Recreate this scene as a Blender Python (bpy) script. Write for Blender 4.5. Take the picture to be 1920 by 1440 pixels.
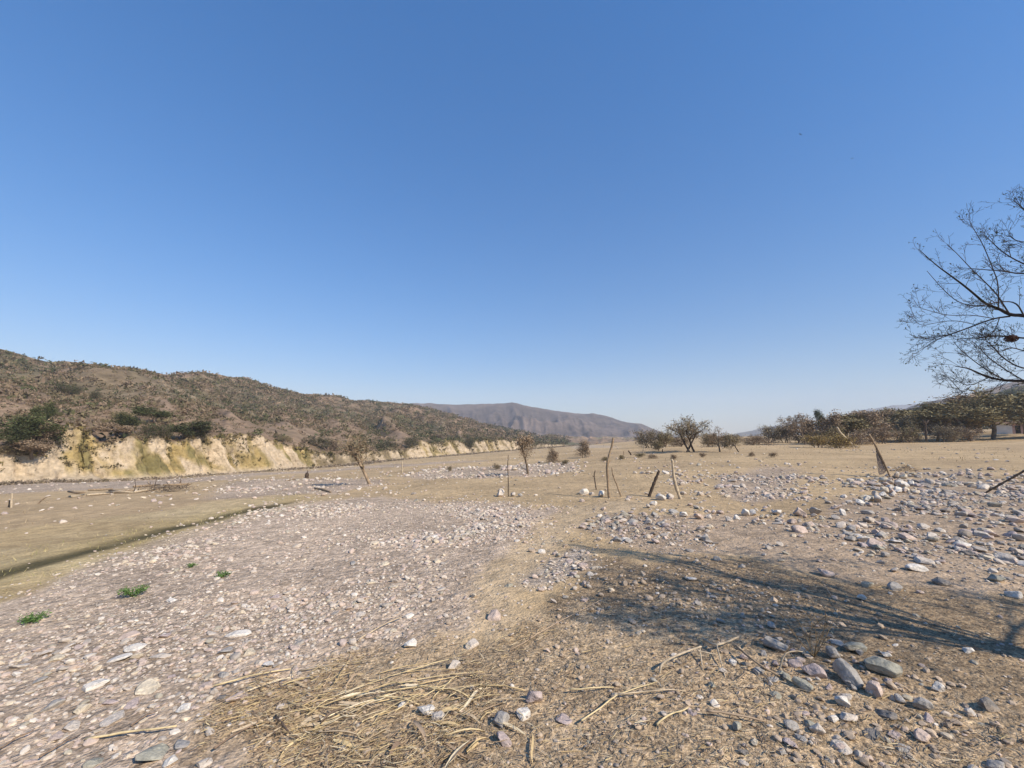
import bpy, math, random
import numpy as np
from mathutils import Vector, Matrix, Quaternion
from mathutils.geometry import normal as _n

# ------------------------------------------------------------------ camera, sky, sun
scene = bpy.context.scene
for _o in list(bpy.data.objects):
    bpy.data.objects.remove(_o)
F, HORIZON, EYE = 800.0, 818.0, 1.6
PITCH = math.atan((HORIZON - 720.0) / F)
camd = bpy.data.cameras.new("camera")
camd.sensor_width = 36.0
camd.lens = 36.0 * F / 1920.0
camd.clip_start, camd.clip_end = 0.05, 20000.0
cam = bpy.data.objects.new("camera", camd)
cam.location = (0, 0, EYE)
cam.rotation_euler = (math.radians(90) + PITCH, 0, 0)
scene.collection.objects.link(cam)
scene.camera = cam

SUN_ELEV = math.radians(38)
SUN_AZ = math.atan2(0.80, -0.60)          # clockwise from +Y (the view direction)
world = bpy.data.worlds.new("World")
scene.world = world
world.use_nodes = True
wt = world.node_tree
wt.nodes.clear()
sky = wt.nodes.new("ShaderNodeTexSky")
sky.sky_type = 'NISHITA'
sky.sun_disc = False
sky.sun_elevation = SUN_ELEV
sky.sun_rotation = SUN_AZ
sky.altitude = 900
sky.air_density = 1.6
sky.dust_density = 0.6
sky.ozone_density = 2.2
bgn = wt.nodes.new("ShaderNodeBackground")
bgn.inputs["Strength"].default_value = 0.117
wo = wt.nodes.new("ShaderNodeOutputWorld")
hsv = wt.nodes.new("ShaderNodeHueSaturation")
hsv.inputs["Saturation"].default_value = 1.36
gam = wt.nodes.new("ShaderNodeGamma")
gam.inputs["Gamma"].default_value = 0.72
tin = wt.nodes.new("ShaderNodeMix")
tin.data_type = 'RGBA'
tin.blend_type = 'MULTIPLY'
tin.inputs[0].default_value = 1.0
tin.inputs[7].default_value = (0.94, 1.11, 1.47, 1)
wt.links.new(sky.outputs[0], gam.inputs["Color"])
wt.links.new(gam.outputs[0], tin.inputs[6])
wt.links.new(tin.outputs[2], hsv.inputs["Color"])
wt.links.new(hsv.outputs[0], bgn.inputs[0])
wt.links.new(bgn.outputs[0], wo.inputs[0])

sund = bpy.data.lights.new("sun", 'SUN')
sund.energy = 4.7
sund.angle = math.radians(0.55)
sund.color = (1.0, 0.90, 0.75)
sun = bpy.data.objects.new("sun", sund)
_d = Vector((-0.80 * math.cos(SUN_ELEV), 0.60 * math.cos(SUN_ELEV), -math.sin(SUN_ELEV)))
sun.rotation_euler = _d.to_track_quat('-Z', 'Y').to_euler()
sun.location = (30, -20, 40)
scene.collection.objects.link(sun)

vs = scene.view_settings
vs.view_transform = 'Standard'
vs.look = 'None'
vs.exposure = 0.38
vs.gamma = 1.0
vs.use_curve_mapping = False
scene.cycles.use_denoising = True
scene.cycles.max_bounces = 4
scene.cycles.diffuse_bounces = 2
scene.cycles.glossy_bounces = 1
scene.cycles.transparent_max_bounces = 4
scene.cycles.volume_bounces = 1

# ------------------------------------------------------------------ helpers
col = scene.collection
FW = np.array([0, math.cos(PITCH), math.sin(PITCH)])
UP = np.array([0, -math.sin(PITCH), math.cos(PITCH)])
RT = np.array([1.0, 0, 0])
EYEP = np.array([0, 0, EYE])


def ray(px, py):
    return RT * ((px - 960.0) / F) + UP * ((720.0 - py) / F) + FW


def at_depth(px, py, Y):
    d = ray(px, py)
    return EYEP + d * (Y / d[1])


def project(P):
    P = np.atleast_2d(np.asarray(P, float)) - EYEP
    z = P @ FW
    zz = np.where(np.abs(z) < 1e-6, 1e-6, z)
    return 960 + F * (P @ RT) / zz, 720 - F * (P @ UP) / zz, z


def _hash(ix, iy, seed):
    h = (ix.astype(np.int64) * 374761393 + iy.astype(np.int64) * 668265263 + int(seed) * 1442695041) & 0xFFFFFFFF
    h = ((h ^ (h >> 13)) * 1274126177) & 0xFFFFFFFF
    h = (h ^ (h >> 16)) & 0xFFFFFFFF
    return h.astype(np.float64) / 4294967295.0


def vnoise(x, y, seed=0):
    x = np.asarray(x, float)
    y = np.asarray(y, float)
    x, y = np.broadcast_arrays(x, y)
    x0 = np.floor(x)
    y0 = np.floor(y)
    fx = x - x0
    fy = y - y0
    fx = fx * fx * fx * (fx * (fx * 6 - 15) + 10)
    fy = fy * fy * fy * (fy * (fy * 6 - 15) + 10)
    a = _hash(x0, y0, seed)
    b = _hash(x0 + 1, y0, seed)
    c = _hash(x0, y0 + 1, seed)
    d = _hash(x0 + 1, y0 + 1, seed)
    return (a * (1 - fx) + b * fx) * (1 - fy) + (c * (1 - fx) + d * fx) * fy


def fbm(x, y, seed=0, octv=4, gain=0.5):
    s = 0
    a = 1.0
    t = 0
    for k in range(octv):
        s = s + a * (vnoise(np.asarray(x) * 2 ** k + 17.3 * k, np.asarray(y) * 2 ** k - 9.1 * k, seed + k) * 2 - 1)
        t += a
        a *= gain
    return s / t


def ridged(x, y, seed=0, octv=3):
    s = 0
    a = 1.0
    t = 0
    for k in range(octv):
        s = s + a * (1 - np.abs(vnoise(np.asarray(x) * 2 ** k + 5.7 * k, np.asarray(y) * 2 ** k + 3.1 * k, seed + k) * 2 - 1))
        t += a
        a *= 0.5
    return s / t


class MB:
    """Collects vertices / faces of one mesh."""

    def __init__(self):
        self.v = []
        self.t = []
        self.q = []
        self.tm = []
        self.qm = []
        self.c = []
        self.n = 0

    def add(self, v, tris=None, quads=None, color=(1, 1, 1), mi=0):
        v = np.asarray(v, float).reshape(-1, 3)
        if tris is not None and len(tris):
            tris = np.asarray(tris, np.int64).reshape(-1, 3)
            self.t.append(tris + self.n)
            self.tm.append(np.full(len(tris), mi, np.int32))
        if quads is not None and len(quads):
            quads = np.asarray(quads, np.int64).reshape(-1, 4)
            self.q.append(quads + self.n)
            self.qm.append(np.full(len(quads), mi, np.int32))
        c = np.asarray(color, float)
        if c.ndim == 1:
            c = np.broadcast_to(c[None, :3], (len(v), 3))
        self.v.append(v)
        self.c.append(c[:, :3])
        self.n += len(v)

    def tube(self, pts, rad, k=5, color=(1, 1, 1), mi=0, cap=False):
        pts = np.asarray(pts, float)
        n = len(pts)
        rad = np.broadcast_to(np.asarray(rad, float), (n,))
        tan = np.gradient(pts, axis=0)
        tan /= np.linalg.norm(tan, axis=1)[:, None] + 1e-9
        ref = np.array([0.31, 0.17, 0.93]) if abs(tan[0] @ np.array([0.31, 0.17, 0.93])) < 0.85 else np.array([0.93, 0.31, -0.17])
        u = np.cross(tan, ref)
        u /= np.linalg.norm(u, axis=1)[:, None] + 1e-9
        w = np.cross(tan, u)
        a = np.arange(k) * 2 * math.pi / k
        ring = u[:, None, :] * np.cos(a)[None, :, None] + w[:, None, :] * np.sin(a)[None, :, None]
        V = (pts[:, None, :] + ring * rad[:, None, None]).reshape(-1, 3)
        i = np.arange(n - 1)[:, None] * k
        j = np.arange(k)[None, :]
        j2 = (j + 1) % k
        Q = np.stack([i + j, i + j2, i + k + j2, i + k + j], -1).reshape(-1, 4)
        T = None
        if cap:
            V = np.vstack([V, pts[:1], pts[-1:]])
            jj = np.arange(k)
            T = np.vstack([np.stack([np.full(k, n * k), (jj + 1) % k, jj], 1),
                           np.stack([np.full(k, n * k + 1), (n - 1) * k + jj, (n - 1) * k + (jj + 1) % k], 1)])
        self.add(V, tris=T, quads=Q, color=color, mi=mi)

    def mesh(self, name, mats, smooth=False, attrs=None):
        me = bpy.data.meshes.new(name)
        V = np.vstack(self.v)
        T = np.vstack(self.t) if self.t else np.zeros((0, 3), np.int64)
        Q = np.vstack(self.q) if self.q else np.zeros((0, 4), np.int64)
        loops = np.concatenate([T.ravel(), Q.ravel()]).astype(np.int32)
        nf = len(T) + len(Q)
        starts = np.concatenate([np.arange(len(T)) * 3, len(T) * 3 + np.arange(len(Q)) * 4]).astype(np.int32)
        mi = np.concatenate(self.tm + self.qm).astype(np.int32) if nf else np.zeros(0, np.int32)
        me.vertices.add(len(V))
        me.vertices.foreach_set("co", V.astype(np.float32).ravel())
        me.loops.add(len(loops))
        me.loops.foreach_set("vertex_index", loops)
        me.polygons.add(nf)
        me.polygons.foreach_set("loop_start", starts)
        me.polygons.foreach_set("material_index", mi)
        me.polygons.foreach_set("use_smooth", np.full(nf, bool(smooth)))
        at = me.attributes.new("col", 'FLOAT_COLOR', 'POINT')
        C = np.vstack(self.c)
        at.data.foreach_set("color", np.hstack([C, np.ones((len(C), 1))]).astype(np.float32).ravel())
        for k, a in (attrs or {}).items():
            t = me.attributes.new(k, 'FLOAT', 'POINT')
            t.data.foreach_set("value", np.asarray(a, np.float32).ravel())
        for m in mats:
            me.materials.append(m)
        me.update(calc_edges=True)
        me.validate()
        return me

    def build(self, name, mats, parent=None, smooth=False, attrs=None):
        if not isinstance(mats, (list, tuple)):
            mats = [mats]
        return link(name, self.mesh(name, mats, smooth, attrs), parent)


def link(name, me, parent=None):
    o = bpy.data.objects.new(name, me)
    col.objects.link(o)
    if parent is not None:
        o.parent = parent
    return o


def tag(o, label=None, cat=None, group=None, kind=None):
    if label:
        o["label"] = label
    if cat:
        o["category"] = cat
    if group:
        o["group"] = group
    if kind:
        o["kind"] = kind
    return o


def empty(name, loc, label, cat, group=None, rz=0.0, sc=None):
    o = bpy.data.objects.new(name, None)
    col.objects.link(o)
    o.empty_display_size = 0.1
    o.location = [float(c) for c in loc]
    o.rotation_euler = (0, 0, rz)
    if sc is not None:
        o.scale = sc if hasattr(sc, '__len__') else (sc, sc, sc)
    return tag(o, label, cat, group)


# ------------------------------------------------------------------ materials
def material(name, color=None, attr=True, noises=(), bumps=(), rough=0.95, spec=0.15, objcoord=False, extra=None, translucent=0.0):
    """noises: (scale, detail, lo, hi[, tint_lo, tint_hi]); bumps: (scale, detail, strength, distance)"""
    m = bpy.data.materials.new(name)
    m.use_nodes = True
    nt = m.node_tree
    nt.nodes.clear()
    N, L = nt.nodes.new, nt.links.new
    out = N("ShaderNodeOutputMaterial")
    bs = N("ShaderNodeBsdfPrincipled")
    bs.inputs["Roughness"].default_value = rough
    bs.inputs["Specular IOR Level"].default_value = spec
    L(bs.outputs[0], out.inputs[0])
    if objcoord:
        tc = N("ShaderNodeTexCoord").outputs["Object"]
    else:
        tc = N("ShaderNodeNewGeometry").outputs["Position"]
    cur = None
    if color is not None:
        r = N("ShaderNodeRGB")
        r.outputs[0].default_value = (*color, 1)
        cur = r.outputs[0]
    if attr:
        a = N("ShaderNodeAttribute")
        a.attribute_name = "col"
        if cur is None:
            cur = a.outputs["Color"]
        else:
            mx = N("ShaderNodeMix")
            mx.data_type = 'RGBA'
            mx.blend_type = 'MULTIPLY'
            mx.inputs[0].default_value = 1
            L(cur, mx.inputs[6])
            L(a.outputs["Color"], mx.inputs[7])
            cur = mx.outputs[2]
    for nz in noises:
        tx = N("ShaderNodeTexNoise")
        tx.inputs["Scale"].default_value = nz[0]
        tx.inputs["Detail"].default_value = nz[1]
        L(tc, tx.inputs["Vector"])
        rp = N("ShaderNodeValToRGB")
        lo, hi = nz[2], nz[3]
        lo = (lo, lo, lo) if not hasattr(lo, '__len__') else lo
        hi = (hi, hi, hi) if not hasattr(hi, '__len__') else hi
        rp.color_ramp.elements[0].position = 0.32
        rp.color_ramp.elements[1].position = 0.68
        rp.color_ramp.elements[0].color = (*lo, 1)
        rp.color_ramp.elements[1].color = (*hi, 1)
        L(tx.outputs[0], rp.inputs[0])
        mx = N("ShaderNodeMix")
        mx.data_type = 'RGBA'
        mx.blend_type = 'MULTIPLY'
        mx.inputs[0].default_value = 1
        L(cur, mx.inputs[6])
        L(rp.outputs[0], mx.inputs[7])
        cur = mx.outputs[2]
    nrm = None
    if extra:
        cur, nrm = extra(nt, tc, cur)
    for bp in bumps:
        tx = N("ShaderNodeTexNoise")
        tx.inputs["Scale"].default_value = bp[0]
        tx.inputs["Detail"].default_value = bp[1]
        L(tc, tx.inputs["Vector"])
        b = N("ShaderNodeBump")
        b.inputs["Strength"].default_value = bp[2]
        b.inputs["Distance"].default_value = bp[3]
        L(tx.outputs[0], b.inputs["Height"])
        if nrm is not None:
            L(nrm, b.inputs["Normal"])
        nrm = b.outputs[0]
    L(cur, bs.inputs["Base Color"])
    if nrm is not None:
        L(nrm, bs.inputs["Normal"])
    return m


def ground_extra(nt, tc, cur):
    """Fine pebbly speckle where the 'grav' attribute says gravel; litter flecks where 'straw' does."""
    N, L = nt.nodes.new, nt.links.new
    nrm = None
    for attr_name, scales, amt, lo, hi in (("grav", (55.0, 17.0), 1.0, (0.72, 0.70, 0.68), (1.26, 1.25, 1.24)),
                                           ("straw", (120.0, 38.0), 1.0, (0.60, 0.57, 0.52), (1.30, 1.27, 1.18))):
        a = N("ShaderNodeAttribute")
        a.attribute_name = attr_name
        for sc in scales:
            vo = N("ShaderNodeTexVoronoi")
            vo.inputs["Scale"].default_value = sc
            L(tc, vo.inputs["Vector"])
            sep = N("ShaderNodeSeparateColor")
            L(vo.outputs["Color"], sep.inputs[0])
            rp = N("ShaderNodeValToRGB")
            rp.color_ramp.elements[0].color = (*lo, 1)
            rp.color_ramp.elements[1].color = (*hi, 1)
            L(sep.outputs[0], rp.inputs[0])
            mx = N("ShaderNodeMix")
            mx.data_type = 'RGBA'
            mx.blend_type = 'MULTIPLY'
            L(a.outputs["Fac"], mx.inputs[0])
            L(cur, mx.inputs[6])
            L(rp.outputs[0], mx.inputs[7])
            cur = mx.outputs[2]
            b = N("ShaderNodeBump")
            b.invert = True
            b.inputs["Distance"].default_value = 0.20 / sc
            L(vo.outputs["Distance"], b.inputs["Height"])
            L(a.outputs["Fac"], b.inputs["Strength"])
            if nrm is not None:
                L(nrm, b.inputs["Normal"])
            nrm = b.outputs[0]
    return cur, nrm


M_ground = material("ground_soil", None, True, noises=((0.35, 4, 0.86, 1.12), (3.2, 6, 0.80, 1.18), (28.0, 4, 0.78, 1.22)),
                    bumps=((7.0, 6, 0.8, 0.07), (45.0, 5, 0.8, 0.020)), extra=ground_extra)
M_hill = material("hill_soil", None, True, noises=((0.05, 5, 0.80, 1.2), (0.35, 5, 0.72, 1.25)), bumps=((0.5, 6, 0.6, 0.8),))
M_cliff = material("cliff_silt", None, True, noises=((0.25, 5, 0.85, 1.12), (2.0, 5, 0.8, 1.15)), bumps=((1.2, 6, 0.9, 0.6), (6.0, 4, 0.6, 0.1)))
M_gravel = material("gravel_stone", None, True, noises=((45.0, 4, 0.80, 1.16),), bumps=((90.0, 3, 0.35, 0.004),), spec=0.25, rough=0.85)
M_straw = material("dry_straw", None, True, noises=((60.0, 2, 0.85, 1.1),), rough=0.7, spec=0.3)
M_scrub = material("scrub_leaf", None, True, noises=((0.8, 3, 0.75, 1.2),))
M_bark = material("grey_bark", (0.19, 0.145, 0.105), True, noises=((8.0, 5, 0.7, 1.3),), bumps=((30.0, 4, 0.6, 0.01),), objcoord=True)
M_barkdark = material("dark_bark", (0.06, 0.048, 0.042), True, noises=((10.0, 5, 0.7, 1.35),), bumps=((40.0, 4, 0.6, 0.008),))
M_wood = material("weathered_wood", (0.30, 0.22, 0.145), True, noises=((14.0, 6, 0.6, 1.3),), bumps=((35.0, 5, 0.7, 0.01),), objcoord=True)
M_woodpale = material("bleached_wood", (0.46, 0.37, 0.26), True, noises=((18.0, 6, 0.7, 1.2),), bumps=((50.0, 4, 0.6, 0.006),), objcoord=True)
M_wooddark = material("charred_wood", (0.075, 0.055, 0.042), True, noises=((16.0, 5, 0.6, 1.4),), bumps=((40.0, 4, 0.6, 0.008),), objcoord=True)
M_leafgreen = material("tuft_leaf", (0.10, 0.175, 0.05), True, noises=((25.0, 2, 0.8, 1.2),), rough=0.6, spec=0.3)
LEAF = {
    'olive': material("olive_leaf", (0.225, 0.185, 0.100), True, objcoord=True, noises=((1.2, 3, 0.75, 1.2),)),
    'dark': material("dark_green_leaf", (0.058, 0.066, 0.030), True, objcoord=True, noises=((1.2, 3, 0.75, 1.2),)),
    'brown': material("brown_twig", (0.295, 0.215, 0.150), True, objcoord=True, noises=((1.2, 3, 0.75, 1.2),)),
    'grey': material("grey_green_leaf", (0.27, 0.22, 0.145), True, objcoord=True, noises=((1.2, 3, 0.75, 1.2),)),
    'green': material("mid_green_leaf", (0.080, 0.092, 0.038), True, objcoord=True, noises=((1.2, 3, 0.75, 1.2),)),
    'gold': material("golden_brush", (0.33, 0.235, 0.085), True, objcoord=True, noises=((1.5, 3, 0.75, 1.25),)),
}
def dusty(nt, tc, cur):
    """silt clings to the lower part and in patches of each stone"""
    N, L = nt.nodes.new, nt.links.new
    sp = N("ShaderNodeSeparateXYZ")
    L(tc, sp.inputs[0])
    nz = N("ShaderNodeTexNoise")
    nz.inputs["Scale"].default_value = 3.0
    nz.inputs["Detail"].default_value = 5
    L(tc, nz.inputs["Vector"])
    ma = N("ShaderNodeMath")
    ma.operation = 'MULTIPLY_ADD'
    L(sp.outputs["Z"], ma.inputs[0])
    ma.inputs[1].default_value = -1.1
    L(nz.outputs[0], ma.inputs[2])
    mr = N("ShaderNodeMapRange")
    mr.inputs["From Min"].default_value = 0.40
    mr.inputs["From Max"].default_value = 0.85
    mr.inputs["To Max"].default_value = 0.6
    L(ma.outputs[0], mr.inputs["Value"])
    mx = N("ShaderNodeMix")
    mx.data_type = 'RGBA'
    L(mr.outputs[0], mx.inputs[0])
    L(cur, mx.inputs[6])
    mx.inputs[7].default_value = (0.43, 0.33, 0.235, 1)
    return mx.outputs[2], None


STONE = {
    'pale': (0.55, 0.475, 0.395), 'white': (0.68, 0.62, 0.54), 'pink': (0.52, 0.405, 0.335), 'grey': (0.36, 0.33, 0.295),
    'mauve': (0.43, 0.345, 0.315), 'green': (0.34, 0.32, 0.255), 'dark': (0.20, 0.182, 0.165), 'cream': (0.60, 0.505, 0.37),
}
M_stone = {k: material("stone_" + k, c, False, objcoord=True, noises=((2.2, 6, 0.74, 1.20), (11.0, 4, 0.82, 1.12)), extra=dusty,
                       bumps=((2.6, 4, 0.35, 0.10), (14.0, 4, 0.3, 0.02)), rough=0.85, spec=0.25) for k, c in STONE.items()}

# ------------------------------------------------------------------ the lie of the land
_cl = [(-130.0, -190.0, -3.4), (-92.0, -60.0, -3.6), (-74.0, 8.0, -3.8)]
for (px, py, Y) in [(0, 908, 50), (250, 902, 60), (480, 888, 85), (700, 868, 125), (850, 856, 170), (1000, 844, 260), (1090, 839, 340), (1190, 835, 460)]:
    _cl.append(tuple(at_depth(px, py, Y)))
_cl.append((420.0, 1000.0, -9.0))
_cl.append((1300.0, 3300.0, -9.0))
CL = np.array(_cl)


def cliff_field(x, y):
    """signed distance to the foot of the river cliff (positive on the camera's side) and the foot's height there"""
    x = np.asarray(x, float)
    y = np.asarray(y, float)
    best = np.full(x.shape, 1e18)
    sd = np.zeros(x.shape)
    zb = np.zeros(x.shape)
    for a, b in zip(CL[:-1], CL[1:]):
        ex, ey = b[0] - a[0], b[1] - a[1]
        l2 = ex * ex + ey * ey
        t = np.clip(((x - a[0]) * ex + (y - a[1]) * ey) / l2, 0, 1)
        dx = x - (a[0] + t * ex)
        dy = y - (a[1] + t * ey)
        d2 = dx * dx + dy * dy
        side = np.where((y - a[1]) * ex - (x - a[0]) * ey <= 0, 1.0, -1.0)
        m = d2 < best
        best = np.where(m, d2, best)
        sd = np.where(m, side * np.sqrt(d2), sd)
        zb = np.where(m, a[2] + t * (b[2] - a[2]), zb)
    return sd, zb


def g0(x, y):
    x = np.asarray(x, float)
    y = np.asarray(y, float)
    sd, zb = cliff_field(x, y)
    t = np.clip(sd / 74.0, 0, 1)
    z = zb * (1 - t) ** 1.15
    r = np.hypot(x, y)
    k = x - 48.0
    rise = 0.040 * np.where(k > 0, k * k / (np.abs(k) + 25.0), 0)
    z = z + np.minimum(rise, 9.0) * np.clip((330.0 - y) / 180.0, 0, 1)
    amp = np.clip((r - 3) / 25.0, 0, 1)
    z = z + 0.035 * fbm(x * 0.9, y * 0.9, 3, 3) + amp * 0.16 * fbm(x * 0.13, y * 0.13, 5, 3) + np.clip((r - 30) / 80, 0, 1) * 0.30 * fbm(x * 0.035, y * 0.035, 8, 2)
    return z


def _gp0(px, py, gf):
    d = ray(px, py)
    t = np.geomspace(0.8, 6000, 1500)
    P = EYEP + d[None, :] * t[:, None]
    h = P[:, 2] - gf(P[:, 0], P[:, 1])
    i = int(np.argmax(h < 0))
    if h[i] >= 0:
        i = len(t) - 1
    a = h[i - 1] / (h[i - 1] - h[i] + 1e-12)
    q = P[i - 1] * (1 - a) + P[i] * a
    q[2] = gf(q[0:1], q[1:2])[0]
    return q


STREAM = np.array([_gp0(px, py, g0)[:2] for px, py in [(-500, 1215), (-250, 1140), (0, 1074), (100, 1047), (230, 1013), (340, 986), (430, 964), (500, 950), (545, 940)]])
STREAM_W = np.array([0.50, 0.45, 0.36, 0.33, 0.34, 0.36, 0.40, 0.40, 0.2])


def line_dist(x, y, pl, wd=None):
    best = np.full(np.shape(x), 1e18)
    w = np.zeros(np.shape(x))
    for k in range(len(pl) - 1):
        a, b = pl[k], pl[k + 1]
        e = b - a
        t = np.clip(((x - a[0]) * e[0] + (y - a[1]) * e[1]) / (e @ e), 0, 1)
        d = np.hypot(x - a[0] - t * e[0], y - a[1] - t * e[1])
        m = d < best
        best = np.where(m, d, best)
        if wd is not None:
            w = np.where(m, wd[k] + t * (wd[k + 1] - wd[k]), w)
    return (best, w) if wd is not None else best


def g(x, y):
    x = np.asarray(x, float)
    y = np.asarray(y, float)
    d, w = line_dist(x, y, STREAM, STREAM_W)
    return g0(x, y) - 0.035 * np.clip(1 - d / (w * 1.8 + 1e-6), 0, 1) ** 1.2


def gz(x, y):
    return float(g(np.array([x]), np.array([y]))[0])


def gp(px, py):
    return _gp0(px, py, g)


def poly_world(pts):
    return np.array([gp(*p)[:2] for p in pts])


def inside(x, y, poly):
    r = np.zeros(np.shape(x), bool)
    n = len(poly)
    for i in range(n):
        x1, y1 = poly[i]
        x2, y2 = poly[(i + 1) % n]
        c = ((y1 > y) != (y2 > y))
        xi = (x2 - x1) * (y - y1) / (y2 - y1 + 1e-12) + x1
        r ^= c & (x < xi)
    return r


def wob(x, y, amp=0.09):
    """ragged zone edges: shift a point by noise before the zone test"""
    r = np.hypot(x, y)
    s = 0.10 + amp * r
    f = 1.0 / (0.25 + 0.13 * r)
    return x + s * fbm(x * f, y * f, 21, 3) * 1.3, y + s * fbm(x * f + 50, y * f, 25, 3) * 1.3


Z = {k: poly_world(v) for k, v in {
    'yellow': [(-900, 1330), (0, 1132), (100, 1086), (230, 1042), (350, 1003), (480, 968), (560, 945), (640, 926), (540, 926), (400, 944), (250, 966), (100, 988), (-900, 1060)],
    'gravel': [(0, 1132), (100, 1086), (230, 1042), (350, 1003), (480, 966), (560, 944), (660, 934), (800, 938), (940, 941), (1045, 955), (960, 1010), (885, 1060), (905, 1150), (890, 1215), (560, 1252), (430, 1300), (370, 1900), (-900, 1900), (-900, 1330)],
    'patch': [(1005, 1060), (1120, 1052), (1135, 1085), (1060, 1105), (1000, 1090)],
    'rubble': [(1090, 985), (1200, 965), (1330, 962), (1560, 978), (1640, 935), (1760, 905), (1940, 900), (2300, 930), (2300, 1150), (1930, 1140), (1700, 1125), (1560, 1085), (1330, 1045), (1180, 1015), (1095, 1008)],
    'cobbles': [(1340, 890), (1400, 880), (1500, 876), (1530, 905), (1490, 935), (1400, 942), (1335, 925)],
    'rightstones': [(1730, 900), (1800, 880), (1860, 878), (1940, 900), (1990, 960), (1800, 960)],
    'path': [(890, 1175), (870, 1110), (885, 1060), (960, 1008), (1060, 953), (1180, 938), (1270, 945), (1150, 985), (1030, 1045), (1000, 1100), (1030, 1150), (1080, 1200), (960, 1215)],
    'straw': [(420, 1262), (560, 1240), (720, 1225), (880, 1250), (980, 1215), (1080, 1150), (1300, 1140), (1480, 1240), (1700, 1330), (1960, 1340), (2200, 1900), (350, 1900)],
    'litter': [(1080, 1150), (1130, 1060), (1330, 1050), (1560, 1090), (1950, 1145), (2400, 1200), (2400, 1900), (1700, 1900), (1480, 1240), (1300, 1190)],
    'leftgravel': [(330, 945), (430, 905), (560, 896), (680, 903), (640, 922), (540, 930), (440, 942)],
    'whitestones': [(700, 893), (850, 876), (1040, 868), (1060, 884), (960, 893), (820, 897)],
    'riverbed': [(-900, 990), (0, 927), (200, 919), (350, 908), (480, 893), (600, 884), (750, 875), (880, 866), (900, 863), (700, 872), (480, 888), (250, 902), (0, 910), (-900, 950)],
    'farroad': [(1040, 838), (1200, 835), (1200, 838), (1040, 843)],
}.items()}
COL = {'base': (0.46, 0.332, 0.188), 'yellow': (0.485, 0.365, 0.205), 'gravel': (0.49, 0.385, 0.285), 'patch': (0.43, 0.355, 0.28),
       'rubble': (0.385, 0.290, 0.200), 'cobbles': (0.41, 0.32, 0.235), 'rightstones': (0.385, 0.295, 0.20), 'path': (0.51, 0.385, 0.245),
       'straw': (0.445, 0.345, 0.245), 'litter': (0.325, 0.248, 0.175), 'leftgravel': (0.44, 0.345, 0.255), 'whitestones': (0.44, 0.345, 0.25),
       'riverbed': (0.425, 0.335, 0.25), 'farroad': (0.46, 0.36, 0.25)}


def zones(x, y):
    xw, yw = wob(x, y)
    return {k: inside(xw, yw, p) for k, p in Z.items()}


# ------------------------------------------------------------------ ground sheet
def axis(lo, hi, step, c0, c1, grow):
    out = list(np.arange(c0, c1 + 1e-6, step))
    s, v = step, c1
    while v < hi:
        s *= grow
        v += s
        out.append(min(v, hi))
    s, v = step, c0
    pre = []
    while v > lo:
        s *= grow
        v -= s
        pre.append(max(v, lo))
    return np.array(pre[::-1] + out)


EXT = 3000.0
gx = axis(-EXT, EXT, 0.07, -7.0, 8.0, 1.035)
gy = axis(-300.0, EXT, 0.07, 1.6, 8.0, 1.028)
GX, GY = np.meshgrid(gx, gy)
GZ = g(GX, GY)
zn = zones(GX, GY)
C = np.empty(GX.shape + (3,))
C[:] = COL['base']
# broad wind- and water-laid bands of sand on the open ground
band = fbm(GX * 0.05 + 0.02 * GY, GY * 0.30, 31, 4)
far = np.clip((np.hypot(GX, GY) - 6) / 12, 0, 1)
C *= (1 + 0.22 * band * far)[..., None]
dry = np.clip(fbm(GX * 0.11, GY * 0.11, 41, 3) * 1.6, 0, 1)
C = C * (1 - 0.30 * dry[..., None]) + np.array((0.30, 0.21, 0.13)) * (0.30 * dry[..., None])
order = ['riverbed', 'farroad', 'yellow', 'leftgravel', 'whitestones', 'cobbles', 'rightstones', 'rubble', 'litter', 'straw', 'gravel', 'path', 'patch']
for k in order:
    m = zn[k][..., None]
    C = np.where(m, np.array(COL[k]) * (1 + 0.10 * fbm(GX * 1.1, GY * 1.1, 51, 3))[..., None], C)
yb = np.clip(fbm(GX * 0.22 + 3, GY * 0.55, 35, 4) * 2.2, -1, 1)
yb = np.where(zn['yellow'], yb, 0)[..., None]
C = C * (1 + 0.16 * yb * np.array([0.8, 1.0, 1.3]))
sd_, sw_ = line_dist(GX, GY, STREAM, STREAM_W)
sd_ = sd_ + 0.22 * fbm(GX * 1.3, GY * 1.3, 61, 4)
ws = np.clip((1.05 - sd_ / (sw_ + 1e-6)) * 2.2, 0, 1)[..., None] * np.clip(0.95 + 0.6 * fbm(GX * 0.7, GY * 0.7, 63, 3), 0.5, 1)[..., None]
C = C * (1 - ws) + np.array((0.095, 0.078, 0.036)) * ws
wy = (np.clip(1 - sd_ / 1.6, 0, 1) * (1 - np.clip(ws[..., 0], 0, 1)) * 0.45)[..., None]
C = C * (1 - wy) + np.array((0.45, 0.35, 0.15)) * wy
grav = (0.95 * (zn['gravel'] | zn['patch'] | zn['leftgravel'] | zn['cobbles'] | zn['whitestones'] | zn['riverbed']) + 0.55 * (zn['rubble'] | zn['rightstones']))
grav = np.where(zn['path'], 0.12, np.maximum(grav, 0.08))
straw = 0.9 * (zn['straw'] | zn['litter']) + 0.25 * zn['path']
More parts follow.
